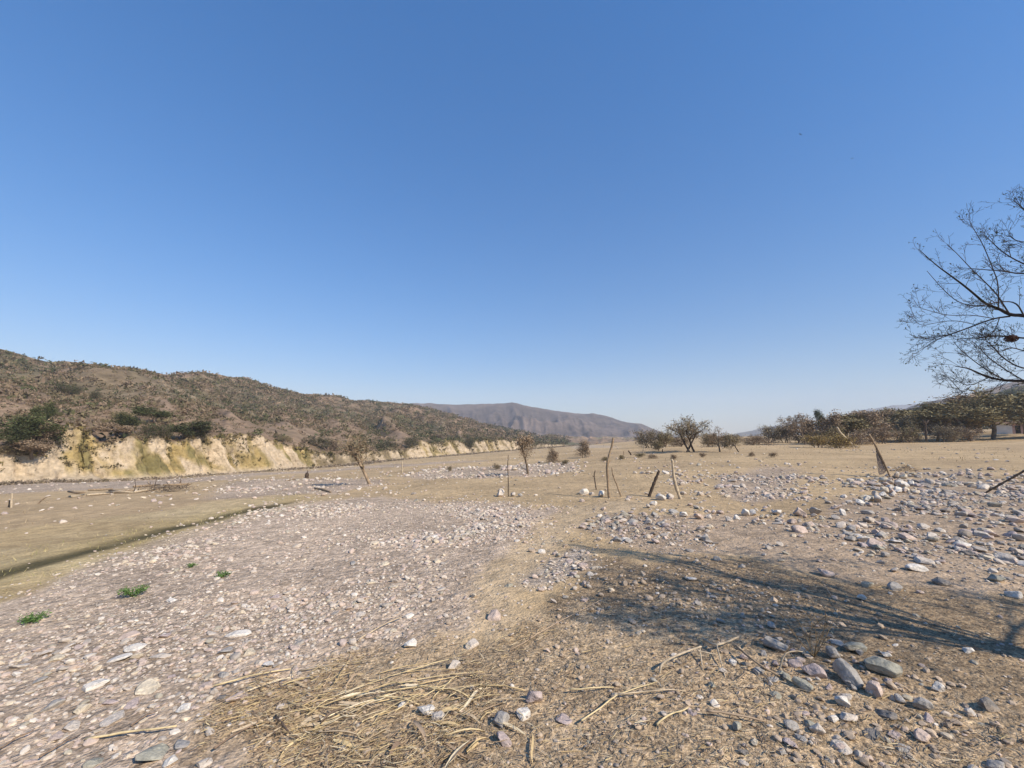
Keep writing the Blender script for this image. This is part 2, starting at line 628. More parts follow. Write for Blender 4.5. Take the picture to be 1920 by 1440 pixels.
# slow smoothing of the zone edges
def blur(a):
    p = np.pad(a, [(1, 1), (1, 1)] + [(0, 0)] * (a.ndim - 2), mode='edge')
    return (p[:-2, 1:-1] + p[2:, 1:-1] + p[1:-1, :-2] + p[1:-1, 2:] + 2 * p[1:-1, 1:-1]) / 6
for _ in range(3):
    C = blur(C)
    grav = blur(grav)
    straw = blur(straw.astype(float))
mb = MB()
ny, nx = GX.shape
ii = (np.arange(ny - 1)[:, None] * nx + np.arange(nx - 1)[None, :]).ravel()
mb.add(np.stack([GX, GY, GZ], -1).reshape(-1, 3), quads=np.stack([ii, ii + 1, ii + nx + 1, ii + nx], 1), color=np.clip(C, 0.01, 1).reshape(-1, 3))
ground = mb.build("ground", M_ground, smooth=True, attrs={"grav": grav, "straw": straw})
tag(ground, kind="structure")

# ------------------------------------------------------------------ river cliff and the hill above it
TOP_PX = [-900, -300, 0, 40, 60, 85, 108, 118, 128, 160, 196, 204, 235, 262, 285, 300, 330, 355, 390, 400, 432, 445, 478, 520, 580, 610, 650, 700, 740, 775, 800, 870, 884, 896, 935, 942, 985, 1000, 1060, 1100, 1190, 1400]
TOP_PY = [770, 820, 840, 840, 848, 846, 826, 797, 790, 794, 798, 820, 820, 818, 828, 820, 823, 833, 820, 813, 820, 818, 818, 823, 837, 846, 850, 845, 843, 838, 828, 827, 837, 825, 825, 826, 825, 833, 833, 836, 831, 826]


def resample(pl, fn):
    out = []
    for a, b in zip(pl[:-1], pl[1:]):
        L = np.hypot(b[0] - a[0], b[1] - a[1])
        D = 0.5 * (np.hypot(a[0], a[1]) + np.hypot(b[0], b[1]))
        n = max(2, int(L / fn(D)))
        t = np.arange(n) / n
        out.append(a[None] + (b - a)[None] * t[:, None])
    out.append(pl[-1:])
    return np.vstack(out)


# round the corners of the foot line, then sample it finely
cl2 = CL[:-2]
for _ in range(2):
    q = [cl2[0]]
    for a, b in zip(cl2[:-1], cl2[1:]):
        q += [a * 0.75 + b * 0.25, a * 0.25 + b * 0.75]
    q.append(cl2[-1])
    cl2 = np.array(q)
CP = resample(cl2, lambda D: max(0.16, 0.0026 * D))
cs = np.concatenate([[0], np.cumsum(np.hypot(*np.diff(CP[:, :2], axis=0).T))])
ct = np.gradient(CP[:, :2], axis=0)
ct /= np.linalg.norm(ct, axis=1)[:, None]
cn = np.stack([-ct[:, 1], ct[:, 0]], 1)              # into the hill (away from the valley)
cpx, _, cz = project(CP)
cpx = np.where(cz > 1, cpx, -900)
Dp = np.maximum(CP[:, 1], 30.0)
top_py = np.interp(cpx, TOP_PX, TOP_PY)
ztop = EYE + (HORIZON - top_py) / F * (Dp + 4.0)
zbase = CP[:, 2] - 0.5
H = np.maximum(ztop - CP[:, 2], 1.2)
wl = np.interp(cs, [0, cs[-1] * 0.4, cs[-1]], [3.6, 4.5, 9.0])
ph = np.cumsum(np.concatenate([[0], np.diff(cs)]) / wl)
spur = ridged(ph, ph * 0 + 2.5, 71, 3)
spur2 = ridged(ph * 3.1, ph * 0 + 7.5, 75, 2)
NR = 44
bare_ = np.interp(cpx, [-100, 590, 612, 690, 705, 770, 790, 882, 888, 893, 935, 939, 943, 982, 992, 1060, 1100], [1, 1, 0.35, 0.40, 0.6, 0.5, 0.88, 0.85, 0.1, 0.8, 0.8, 0.3, 0.75, 0.7, 0.25, 0.3, 0.2])
tt = np.linspace(0, 1, NR)
CX = np.zeros((NR, len(CP)))
CY = np.zeros_like(CX)
CZ = np.zeros_like(CX)
CC = np.zeros(CX.shape + (3,))
tan_ = np.array((0.475, 0.375, 0.26))
pale_ = np.array((0.49, 0.395, 0.285))
ochre = np.array((0.36, 0.265, 0.115))
moss = np.array((0.19, 0.155, 0.065))
brown = np.array((0.20, 0.145, 0.085))
for r, t in enumerate(tt):
    lean = 0.50 * t + 0.12 * np.sin(t * 3.0)
    gul = (spur - 0.55) * (1 - 0.55 * t) * H * 0.95 + (spur2 - 0.55) * H * 0.26 * np.sin(math.pi * min(1, t * 1.1 + 0.05))
    rough = 0.09 * H * fbm(ph * 6, t * 6 + ph * 0, 81, 3)
    off = lean * H - gul + rough
    off = off - (0.35 * H * max(0, 0.16 - t) / 0.16)
    CX[r] = CP[:, 0] + cn[:, 0] * off
    CY[r] = CP[:, 1] + cn[:, 1] * off
    rag = 0.20 * H * (fbm(ph * 0.8, ph * 0 + 3, 83, 3) - 0.1 + 0.25 * (spur - 0.6)) * t * t + 0.05 * H * fbm(ph * 5, ph * 0 + 9, 84, 3) * t * t
    CZ[r] = zbase + (H + 0.5) * t + rag
    n1 = fbm(ph * 0.9, t * 1.3 + ph * 0, 91, 3)
    n2 = fbm(ph * 3.0 + t * 0.5, t * 2.2 + ph * 0, 95, 3)
    mo = np.clip((n1 + 0.75 * n2 + 0.9 * (0.55 - spur) - 0.04 + 0.22 * np.exp(-((cpx - 330) / 110.0) ** 2)) * 2.6, 0, 1)[:, None]
    mo2 = np.clip((n2 - 0.05 + 0.7 * (0.5 - spur2) + 0.25 * n1) * 3.2, 0, 1)[:, None] * mo
    c = tan_[None] * (1 - 0.3 * np.clip(n2, 0, 1))[:, None] + 0 * mo
    c = c * (1 - mo) + ochre * mo
    c = c * (1 - mo2) + moss * mo2
    tal = np.clip((0.20 - t) / 0.20 + 0.6 * n1, 0, 1)[:, None]
    c = c * (1 - tal) + pale_ * tal
    br = np.clip((t - 0.93) / 0.07 + 0.5 * n2, 0, 1)[:, None] * np.clip((t - 0.75) * 8, 0, 1)
    c = c * (1 - br) + brown * br
    gm_ = np.clip((0.54 - spur) * 5.0 + 0.9 * n2, 0, 1)[:, None] * 0.62
    c = c * (1 - gm_) + np.array((0.235, 0.175, 0.088)) * gm_
    strata = np.clip(fbm(t * 9 + 0.25 * fbm(ph * 0.7, ph * 0, 97, 2), ph * 0.12, 98, 3), -1, 1)[:, None]
    c = c * (1 + 0.16 * strata)
    vg = np.clip((1 - bare_) * 1.5 + 0.9 * n2 + 0.5 * n1 - 0.25, 0, 0.92)[:, None] * np.clip((1 - bare_) * 4, 0, 1)[:, None]
    c = c * (1 - vg) + np.array((0.175, 0.135, 0.085)) * vg
    CC[r] = c
mb = MB()
nc = len(CP)
ii = (np.arange(NR - 1)[:, None] * nc + np.arange(nc - 1)[None, :]).ravel()
mb.add(np.stack([CX, CY, CZ], -1).reshape(-1, 3), quads=np.stack([ii, ii + 1, ii + nc + 1, ii + nc], 1), color=np.clip(CC, 0.01, 1).reshape(-1, 3))
cliff = mb.build("cliff", M_cliff, smooth=True)
tag(cliff, kind="structure")

# hill: from the cliff's top edge up to the skyline
SKY_PX = [-900, -300, 0, 50, 85, 120, 165, 250, 320, 345, 370, 400, 430, 455, 480, 520, 570, 610, 640, 665, 720, 760, 800, 850, 900, 960, 1010, 1100, 1190, 1400]
SKY_PY = [560, 615, 655, 668, 677, 674, 679, 692, 703, 699, 697, 700, 708, 708, 714, 727, 737, 740, 741, 750, 753, 757, 764, 776, 793, 807, 816, 819, 820, 821]
DEP_PX = [-900, 0, 370, 640, 760, 900, 1010, 1190]
DEP_Y = [120, 190, 270, 400, 480, 560, 640, 760]
step = 3
hx0, hy0, hz0 = CX[-1, ::step], CY[-1, ::step], CZ[-1, ::step]
def smooth1(a, k):
    q_ = np.pad(a, k, mode='edge')
    return np.convolve(q_, np.ones(2 * k + 1) / (2 * k + 1), mode='valid')


rowx, rowy, rowz = hx0.copy(), hy0.copy(), hz0.copy()
hx1, hy1, hz1 = smooth1(hx0, 14), smooth1(hy0, 14), smooth1(hz0, 14)
hpx = cpx[::step]
hph = ph[::step]
rY = np.interp(hpx, DEP_PX, DEP_Y)
rX = (hpx - 960) / F * rY / math.cos(PITCH) * 1.0
behind = CP[::step, 1] < 20
rX = np.where(behind, hx0 + cn[::step, 0] * 170, rX)
rY = np.where(behind, hy0 + cn[::step, 1] * 170, rY)
sk = np.interp(hpx, SKY_PX, SKY_PY)
rD = np.where(behind, 120, rY)
rZ = EYE + (HORIZON - sk) / F * rD
rZ = rZ + 0.0050 * rD * fbm(hph * 0.7, hph * 0, 101, 5, 0.6)
NH = 110
vv = np.concatenate([np.linspace(0, 1, NH), 1 + np.linspace(0.03, 0.5, 14)])
HX = np.zeros((len(vv), len(hx0)))
HY = np.zeros_like(HX)
HZ = np.zeros_like(HX)
HS = np.zeros_like(HX)
for r, v in enumerate(vv):
    vc = min(v, 1.0)
    bl = min(1.0, vc * 9)
    hx0, hy0, hz0 = rowx * (1 - bl) + hx1 * bl, rowy * (1 - bl) + hy1 * bl, rowz * (1 - bl) + hz1 * bl
    HX[r] = hx0 + (rX - hx0) * v
    HY[r] = hy0 + (rY - hy0) * v
    prof = vc ** 1.18
    w = math.sin(math.pi * vc) ** 0.8
    lengthscale = np.clip(rD / 200, 0.8, 3)
    warp = 0.5 * fbm(HX[r] * 0.012, HY[r] * 0.012, 113, 3)
    sp = 0.62 * (ridged(hph * 0.16 + vc * 0.45 + warp, vc * 1.6 + hph * 0, 111, 3) - 0.62) + 0.38 * (ridged(hph * 0.42 + vc * 0.7 + 1.6 * warp, vc * 2.6 + hph * 0, 117, 3) - 0.62)
    sm = fbm(HX[r] * 0.035, HY[r] * 0.035, 115, 4)
    HS[r] = sp
    HZ[r] = hz0 - 0.25 + (rZ - hz0) * prof + w * (sp * 0.92 * (rZ - hz0 + 8) * (0.35 + 0.65 * vc) + 1.6 * sm)
    if v > 1:
        HZ[r] = rZ - (v - 1) * (rZ - hz0) * 0.9
# keep the middle slope under the skyline as seen from the valley
ang = (HZ[:NH] - EYE) / np.maximum(np.hypot(HX[:NH], HY[:NH]), 1)
cap = (rZ - EYE) / np.hypot(rX, rY) - 0.004
over = ang > cap[None]
HZ[:NH - 1] = np.where(over[:NH - 1], EYE + cap[None] * np.hypot(HX[:NH - 1], HY[:NH - 1]) - 0.3, HZ[:NH - 1])
n1 = fbm(HX * 0.016, HY * 0.016, 121, 4)
n2 = fbm(HX * 0.07, HY * 0.07, 125, 4)
C = np.empty(HX.shape + (3,))
C[:] = (0.215, 0.148, 0.092)
a = np.clip(n1 * 2.2 + 0.2, 0, 1)[..., None]
C = C * (1 - a) + np.array((0.125, 0.112, 0.060)) * a
hi = np.clip((vv - 0.45) * 2.0, 0, 1)[:, None, None] * np.clip(n2 * 3.0 + 0.1, 0, 1)[..., None]
C = C * (1 - hi) + np.array((0.27, 0.180, 0.120)) * hi
b = np.clip(n2 * 4 - 1.3, 0, 1)[..., None] * np.clip(n1 * 3 + 0.3, 0, 1)[..., None]
C = C * (1 - b) + np.array((0.33, 0.245, 0.165)) * b
cr_ = np.clip(HS * 5.0 - 0.15 + 0.5 * n2, 0, 1)[..., None] * 0.5  # bare crest soil, also painted paler to replace weak relief shading
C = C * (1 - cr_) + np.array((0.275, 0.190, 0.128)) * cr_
gu = np.clip(-HS * 5.0 - 0.1 + 0.5 * n2, 0, 1)[..., None] * 0.8  # gully scrub tone, darkened in colour to stand in for missing relief shade
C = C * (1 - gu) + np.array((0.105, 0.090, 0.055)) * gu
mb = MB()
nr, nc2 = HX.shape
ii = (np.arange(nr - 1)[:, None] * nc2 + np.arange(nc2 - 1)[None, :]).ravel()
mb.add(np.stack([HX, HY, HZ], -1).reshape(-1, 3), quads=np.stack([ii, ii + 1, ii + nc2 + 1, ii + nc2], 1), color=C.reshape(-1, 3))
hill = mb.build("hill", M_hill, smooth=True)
tag(hill, kind="structure")


def ridge(name, px, py, Y0, Y1, z0, colr, colr2, seed, thick=1.5):
    """a far ridge with a real slope: foot at depth Y0, crest at depth Y1"""
    u = np.arange(px[0], px[-1] + 1, 2.0)
    sk = np.interp(u, px, py)
    crest = EYE + (HORIZON - sk) / F * Y1
    crest = crest + 0.0030 * Y1 * fbm(u * 0.035, u * 0, seed, 5, 0.6)
    x1 = (u - 960) / F * Y1 / math.cos(PITCH)
    x0 = (u - 960) / F * Y0 / math.cos(PITCH)
    v = np.concatenate([np.linspace(0, 1, 46), np.linspace(1.05, thick, 8)])
    V, U = np.meshgrid(v, np.arange(len(u)), indexing='ij')
    vc = np.minimum(V, 1)
    X = x0[None] + (x1 - x0)[None] * V
    Yy = Y0 + (Y1 - Y0) * V + 0 * X
    Hh = (crest - z0)[None]
    sp = ridged(U * 0.040 + vc * 0.5, vc * 1.2, seed + 5, 4) - 0.62
    Zz = z0 + Hh * vc ** 1.15 + np.sin(math.pi * vc) * sp * Hh * 0.6
    Zz = np.maximum(Zz, z0)
    Zz = np.where(V > 1, z0 + Hh * (1 - (V - 1) / (thick - 1)), Zz)
    capz = EYE + (crest - EYE)[None] / Y1 * Yy - 0.0012 * Yy
    Zz = np.where((V < 0.99) & (Zz > capz), capz, Zz)
    n = fbm(X * 0.006, Yy * 0.006, seed + 9, 5)[..., None]
    w = np.clip(n * 1.8 + 0.5, 0, 1)
    cc = np.array(colr) * (1 - w) + np.array(colr2) * w
    mt = fbm(X * 0.03, Yy * 0.03, seed + 13, 4)[..., None]
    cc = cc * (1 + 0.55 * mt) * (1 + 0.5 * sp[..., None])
    cc = np.clip(cc, 0.015, 1)
    m = MB()
    nr, nc = X.shape
    i2 = (np.arange(nr - 1)[:, None] * nc + np.arange(nc - 1)[None, :]).ravel()
    m.add(np.stack([X, Yy, Zz], -1).reshape(-1, 3), quads=np.stack([i2, i2 + 1, i2 + nc + 1, i2 + nc], 1), color=cc.reshape(-1, 3))
    o = m.build(name, M_hill, smooth=True)
    tag(o, kind="structure")
    return X, Yy, Zz


ridge("far_ridge", [640, 700, 755, 800, 840, 880, 920, 960, 1000, 1040, 1080, 1115, 1150, 1180, 1200, 1220, 1240, 1262, 1300],
      [770, 764, 757, 755, 758, 758, 757, 755, 764, 770, 775, 777, 786, 793, 796, 803, 811, 819, 826], 800, 1350, -10, (0.085, 0.066, 0.056), (0.135, 0.102, 0.084), 201)
ridge("distant_hill", [1330, 1370, 1390, 1420, 1450, 1480, 1520, 1560, 1620, 1700], [822, 815, 810, 803, 799, 798, 799, 800, 806, 822], 1500, 1900, -8, (0.06, 0.064, 0.058), (0.085, 0.08, 0.068), 221)
ridge("distant_mountain", [1380, 1440, 1500, 1545, 1575, 1600, 1640, 1670, 1720, 1800, 1900, 2100], [816, 809, 800, 790, 780, 772, 766, 761, 757, 755, 753, 760], 2000, 2700, -8, (0.06, 0.062, 0.06), (0.08, 0.078, 0.072), 231)
ridge("shoulder_hill", [1560, 1640, 1700, 1730, 1770, 1810, 1830, 1850, 1900, 2000, 2200, 2500], [824, 790, 764, 753, 748, 743, 736, 729, 716, 700, 690, 690], 520, 760, 3, (0.10, 0.078, 0.060), (0.14, 0.105, 0.080), 241)
FX, FY, FZ = ridge("wooded_hill", [1500, 1580, 1620, 1660, 1700, 1740, 1780, 1820, 1860, 1920, 2050, 2300, 2600], [826, 800, 790, 779, 771, 764, 758, 750, 738, 722, 710, 705, 705], 190, 300, 1.5, (0.085, 0.082, 0.040), (0.14, 0.105, 0.065), 251)

# ------------------------------------------------------------------ scrub on the slopes (mass)
rng = np.random.default_rng(7)


def clumps(mbuf, P, R, colr, nf, flat=0.75, jit=0.35, size=0.55):
    """bushes as puffs of nf leafy triangles each; P (n,3), R (n,), colr (n,3)"""
    n = len(P)
    d = rng.normal(size=(n, nf, 3))
    d /= np.linalg.norm(d, axis=2)[..., None]
    rad = R[:, None] * rng.uniform(0.45, 1.05, (n, nf))
    ctr = d * rad[..., None]
    ctr[..., 2] = np.abs(ctr[..., 2]) * flat + 0.10 * R[:, None]
    ctr += P[:, None, :]
    a = rng.normal(size=(n, nf, 3))
    b = rng.normal(size=(n, nf, 3))
    a /= np.linalg.norm(a, axis=2)[..., None]
    b /= np.linalg.norm(b, axis=2)[..., None]
    s = (size * R)[:, None, None] * rng.uniform(0.6, 1.2, (n, nf, 1))
    V = np.stack([ctr - a * s * 0.6, ctr + a * s * 0.6, ctr + b * s], 2).reshape(-1, 3)
    T = np.arange(n * nf * 3).reshape(-1, 3)
    c = colr[:, None, :] * (1 + jit * rng.uniform(-1, 1, (n, nf, 1)))
    c = np.repeat(c.reshape(-1, 3), 3, axis=0)
    mbuf.add(V, tris=T, color=np.clip(c, 0.005, 1))


def pick(palette, w, n, jit=0.18):
    p = np.array(palette)[rng.choice(len(palette), n, p=np.array(w) / np.sum(w))]
    return p * (1 + jit * rng.uniform(-1, 1, (n, 1)))


SCRUB_PAL = [(0.190, 0.140, 0.090), (0.150, 0.122, 0.070), (0.100, 0.098, 0.048), (0.058, 0.066, 0.030), (0.225, 0.160, 0.110)]
mb = MB()
vis = np.where((hpx > -500) & (hpx < 1060))[0]
n = 25000
# spread evenly over the slope's area as near as the grid allows
uu = rng.uniform(0, 1, n * 3)
cx_ = vis[(rng.uniform(0, 1, n * 3) * len(vis)).astype(int)]
rr_ = (uu ** 0.85 * (NH - 1)).astype(int)
x, y, z = HX[rr_, cx_], HY[rr_, cx_], HZ[rr_, cx_]
hs_ = HS[rr_, cx_]
den = fbm(x * 0.045, y * 0.045, 131, 4) * 1.0 + 0.66 - 0.20 * (rr_ / NH) - 1.3 * hs_
keep = rng.uniform(0, 1, n * 3) < den
x, y, z, rr_, hs_ = x[keep][:n], y[keep][:n], z[keep][:n], rr_[keep][:n], hs_[keep][:n]
D = np.hypot(x, y)
x += rng.normal(0, 1, len(x)) * 0.006 * D
R = np.clip(rng.lognormal(-0.25, 0.5, len(x)), 0.3, 2.4) * (0.42 + 0.0028 * D)
t = rr_ / NH
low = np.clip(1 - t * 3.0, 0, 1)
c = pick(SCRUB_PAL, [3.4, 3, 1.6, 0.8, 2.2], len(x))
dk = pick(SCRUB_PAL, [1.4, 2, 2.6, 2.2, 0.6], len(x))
m = (rng.uniform(0, 1, len(x)) < 0.24 + 0.45 * low - 3.0 * hs_)[:, None]  # darker scrub in gullies, colouring in relief that frontal sun leaves flat
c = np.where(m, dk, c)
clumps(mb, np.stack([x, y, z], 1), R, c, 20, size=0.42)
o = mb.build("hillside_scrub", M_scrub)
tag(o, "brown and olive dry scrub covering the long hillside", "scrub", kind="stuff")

# riverside scrub at the cliff's foot and along the far bank
mb = MB()
sel = rng.choice(np.where((cpx > -80) & (cpx < 1190))[0], 5200)
q = rng.uniform(0.0, 1.0, len(sel)) ** 1.5
reach = np.interp(cpx[sel], [-80, 150, 330, 480, 640, 800, 1000, 1190], [1.0, 3.0, 3.0, 3.0, 9.0, 14.0, 22.0, 26.0])
fr = np.interp(cpx[sel], [-80, 0, 150, 340, 420, 560, 640, 1190], [0.5, 0.5, 0.6, 0.5, 0.2, 0.45, 1.0, 1.0])
kp = rng.uniform(0, 1, len(sel)) < fr
sel, q, reach = sel[kp], q[kp], reach[kp]
x = CP[sel, 0] - cn[sel, 0] * (q * reach + 0.6)
y = CP[sel, 1] - cn[sel, 1] * (q * reach + 0.6)
z = g(x, y)
R = rng.uniform(0.30, 0.62, len(x)) * np.interp(np.hypot(x, y), [60, 150, 400], [0.8, 1.5, 2.8])
c = pick([(0.27, 0.215, 0.16), (0.22, 0.17, 0.125), (0.17, 0.14, 0.085), (0.32, 0.255, 0.19)], [3, 2, 1.2, 2], len(x))
clumps(mb, np.stack([x, y, z], 1), R, c, 18, size=0.45)
o = mb.build("riverside_scrub", M_scrub)
tag(o, "grey leafless brush along the foot of the river cliff", "brush", kind="stuff")

# bushes clinging to the cliff face
mb = MB()
sel = rng.choice(np.where((cpx > -80) & (cpx < 1010))[0], 1700)
rr_ = (rng.uniform(0.05, 1.0, len(sel)) ** 0.55 * (NR - 1)).astype(int)
kp = (spur[sel] + 0.35 * fbm(ph[sel] * 0.9, rr_ * 0.04, 133, 3) < 0.60) | (rr_ > NR - 4)
sel, rr_ = sel[kp], rr_[kp]
P = np.stack([CX[rr_, sel], CY[rr_, sel], CZ[rr_, sel]], 1)
R = rng.uniform(0.18, 0.55, len(sel)) * np.interp(np.hypot(P[:, 0], P[:, 1]), [60, 300], [0.9, 2.0]) * np.where(rr_ > NR - 4, 1.5, 1.0)
clumps(mb, P, R, pick([(0.13, 0.10, 0.05), (0.075, 0.07, 0.03), (0.19, 0.15, 0.055)], [1, 1, 1], len(sel)), 14)
o = mb.build("cliff_scrub", M_scrub)
tag(o, "small dry bushes clinging to the gullies of the cliff", "scrub", kind="stuff")

# woodland on the right-hand slope
mb = MB()
n = 3400
ri = (rng.uniform(0, 0.86, n) * 46).astype(int)
ci = rng.integers(0, FX.shape[1], n)
P = np.stack([FX[ri, ci], FY[ri, ci], FZ[ri, ci]], 1)
P[:, :2] += rng.normal(0, 1.2, (n, 2))
R = rng.uniform(1.3, 3.0, n)
c = pick([(0.045, 0.060, 0.024), (0.075, 0.086, 0.034), (0.120, 0.108, 0.052), (0.150, 0.110, 0.075)], [2.5, 3, 2, 1.6], n)
clumps(mb, P, R, c, 22, flat=1.0, size=0.5)
o = mb.build("woodland", M_scrub)
tag(o, "dark green woodland covering the far slope behind the trees", "woodland", kind="stuff")
# ------------------------------------------------------------------ stones
def ico(sub):
    t = (1 + 5 ** 0.5) / 2
    v = [(-1, t, 0), (1, t, 0), (-1, -t, 0), (1, -t, 0), (0, -1, t), (0, 1, t), (0, -1, -t), (0, 1, -t), (t, 0, -1), (t, 0, 1), (-t, 0, -1), (-t, 0, 1)]
    f = [(0, 11, 5), (0, 5, 1), (0, 1, 7), (0, 7, 10), (0, 10, 11), (1, 5, 9), (5, 11, 4), (11, 10, 2), (10, 7, 6), (7, 1, 8), (3, 9, 4), (3, 4, 2), (3, 2, 6), (3, 6, 8), (3, 8, 9), (4, 9, 5), (2, 4, 11), (6, 2, 10), (8, 6, 7), (9, 8, 1)]
    v = [np.array(p, float) / np.linalg.norm(p) for p in v]
    for _ in range(sub):
        mid = {}
        nf = []

        def m(a, b):
            k = (min(a, b), max(a, b))
            if k not in mid:
                p = v[a] + v[b]
                v.append(p / np.linalg.norm(p))
                mid[k] = len(v) - 1
            return mid[k]
        for a, b, c in f:
            ab, bc, ca = m(a, b), m(b, c), m(c, a)
            nf += [(a, ab, ca), (b, bc, ab), (c, ca, bc), (ab, bc, ca)]
        f = nf
    return np.array(v), np.array(f)


def rock_shape(sub, seed, cuts=9, depth=(0.60, 0.92), bump=0.06):
    """a sphere planed by random cuts: a worn, faceted river stone about 1 unit across"""
    r = np.random.default_rng(seed)
    v, f = ico(sub)
    v = v.copy()
    for _ in range(cuts):
        n = r.normal(size=3)
        n /= np.linalg.norm(n)
        d = r.uniform(*depth)
        s = v @ n
        v = v - np.where(s > d, (s - d) * 0.985, 0)[:, None] * n
    ph_ = r.uniform(0, 6, 3)
    v = v * (1 + bump * np.sin(v * 3.1 + ph_).sum(1) * 0.6)[:, None]
    v /= np.abs(v).max() * 2.0
    return v, f


ROCK2 = [rock_shape(3, 300 + k, 10 + 2 * (k % 6), (0.42, 0.88) if k % 3 else (0.55, 0.92), 0.04) for k in range(18)]
ROCK1 = [rock_shape(1, 340 + k, 8, (0.45, 0.9)) for k in range(12)]
ROCK0 = [rock_shape(0, 380 + k, 3, (0.7, 0.95)) for k in range(8)]
ROCK_ME = []
for k, (v, f) in enumerate(ROCK2):
    mb = MB()
    mb.add(v, tris=f)
    ROCK_ME.append(mb.mesh("stone_shape", [M_stone['pale']], smooth=True))
srng = random.Random(11)


def stone(x, y, w, colr, label, group, flat=0.62, aspect=1.0, sink=0.28, rz=None, proto=None, z=None, tilt=0.22, name="stone"):
    me = ROCK_ME[srng.randrange(len(ROCK_ME)) if proto is None else proto]
    o = link(name, me)
    h = w * flat
    o.scale = (w * aspect, w / max(aspect, 0.6) ** 0.5, h)
    o.rotation_euler = (srng.uniform(-tilt, tilt), srng.uniform(-tilt, tilt), srng.uniform(0, 6.28) if rz is None else rz)
    o.location = (x, y, (gz(x, y) if z is None else z) + h * (0.5 - sink))
    o.material_slots[0].link = 'OBJECT'
    o.material_slots[0].material = M_stone[colr]
    return tag(o, label, "stone", group)


MARKS = [(248, 1113, "the largest green tuft"), (62, 1160, "the low tuft by the left edge"), (222, 1230, "the long flat white stone"), (423, 1235, "the dark grey cluster"),
         (287, 1407, "the big grey-green bottom stone"), (120, 1330, "the rounded blue-grey stone"), (450, 1310, "the straw's left edge"), (650, 1350, "the straw pile's lower left"), (800, 1280, "the straw pile's crest"), (800, 1335, "the bright white straw stone"), (560, 1290, "the straw pile's left"), (540, 1390, "the black crooked twig"), (720, 1410, "the bottom straw"), (900, 1300, "the straw pile's right end"), (960, 1350, "the grey rough stone"),
         (928, 1152, "the pinkish path stone"), (416, 1077, "the small far green tuft"), (950, 1050, "the sandy path"), (1065, 1078, "the small gravel patch"), (1141, 900, "the tall crooked pole"), (1225, 910, "the dark leaning post"),
         (1270, 900, "the pale leaning post"), (1655, 870, "the netted post"), (1880, 905, "the slanting pole"), (1547, 1073, "the pink boulder"), (1530, 1260, "the lower-right stone heap"),
         (690, 880, "the twisted sapling"), (953, 900, "the thin dark stake"), (600, 980, "the stream's far end"), (1730, 1378, "the pinkish bottom-right stone"), (1440, 905, "the dense cobble patch"),
         (1340, 1215, "the forked branch"), (1800, 1100, "the shaded cobbles at right"), (780, 1080, "the bank's bare middle"), (540, 1130, "the plain pebbly middle of the bank"), (1480, 970, "the stone row")]


def where(px, py):
    b = min(MARKS, key=lambda m_: (m_[0] - px) ** 2 + 2.2 * (m_[1] - py) ** 2)
    dx, dy = px - b[0], (py - b[1]) * 1.5
    if abs(dx) < 16 and abs(dy) < 16:
        return "beside " + b[2]
    far_ = "just " if abs(dx) + abs(dy) < 70 else ("" if abs(dx) + abs(dy) < 150 else "well ")
    if abs(dx) > abs(dy) * 1.3:
        return far_ + ("right of " if dx > 0 else "left of ") + b[2]
    if abs(dy) > abs(dx) * 1.3:
        return far_ + ("below " if dy > 0 else "above ") + b[2]
    return far_ + ("below and " if dy > 0 else "above and ") + ("right of " if dx > 0 else "left of ") + b[2]


CNAME = {'pale': 'pale', 'white': 'white', 'pink': 'pinkish', 'grey': 'grey', 'mauve': 'mauve', 'green': 'grey-green', 'dark': 'dark', 'cream': 'cream'}


def say(x, y, w, c, noun):
    px, py, zz = project(np.array([[x, y, gz(x, y)]]))
    wp = w * F / zz[0]
    sz = "tiny" if wp < 9 else ("small" if wp < 14 else ("middling" if wp < 22 else "large"))
    return "%s %s %s %s" % (sz, CNAME[c], noun, where(px[0], py[0]))


def stone_px(px, py, rpx, colr, label, group=None, **k):
    """py: the stone's middle; rpx: half its width in the photograph"""
    p = gp(px, py + rpx * 0.35)
    D = (p - EYEP) @ FW
    return stone(p[0], p[1], 2 * rpx * D / F, colr, label, group, **k)


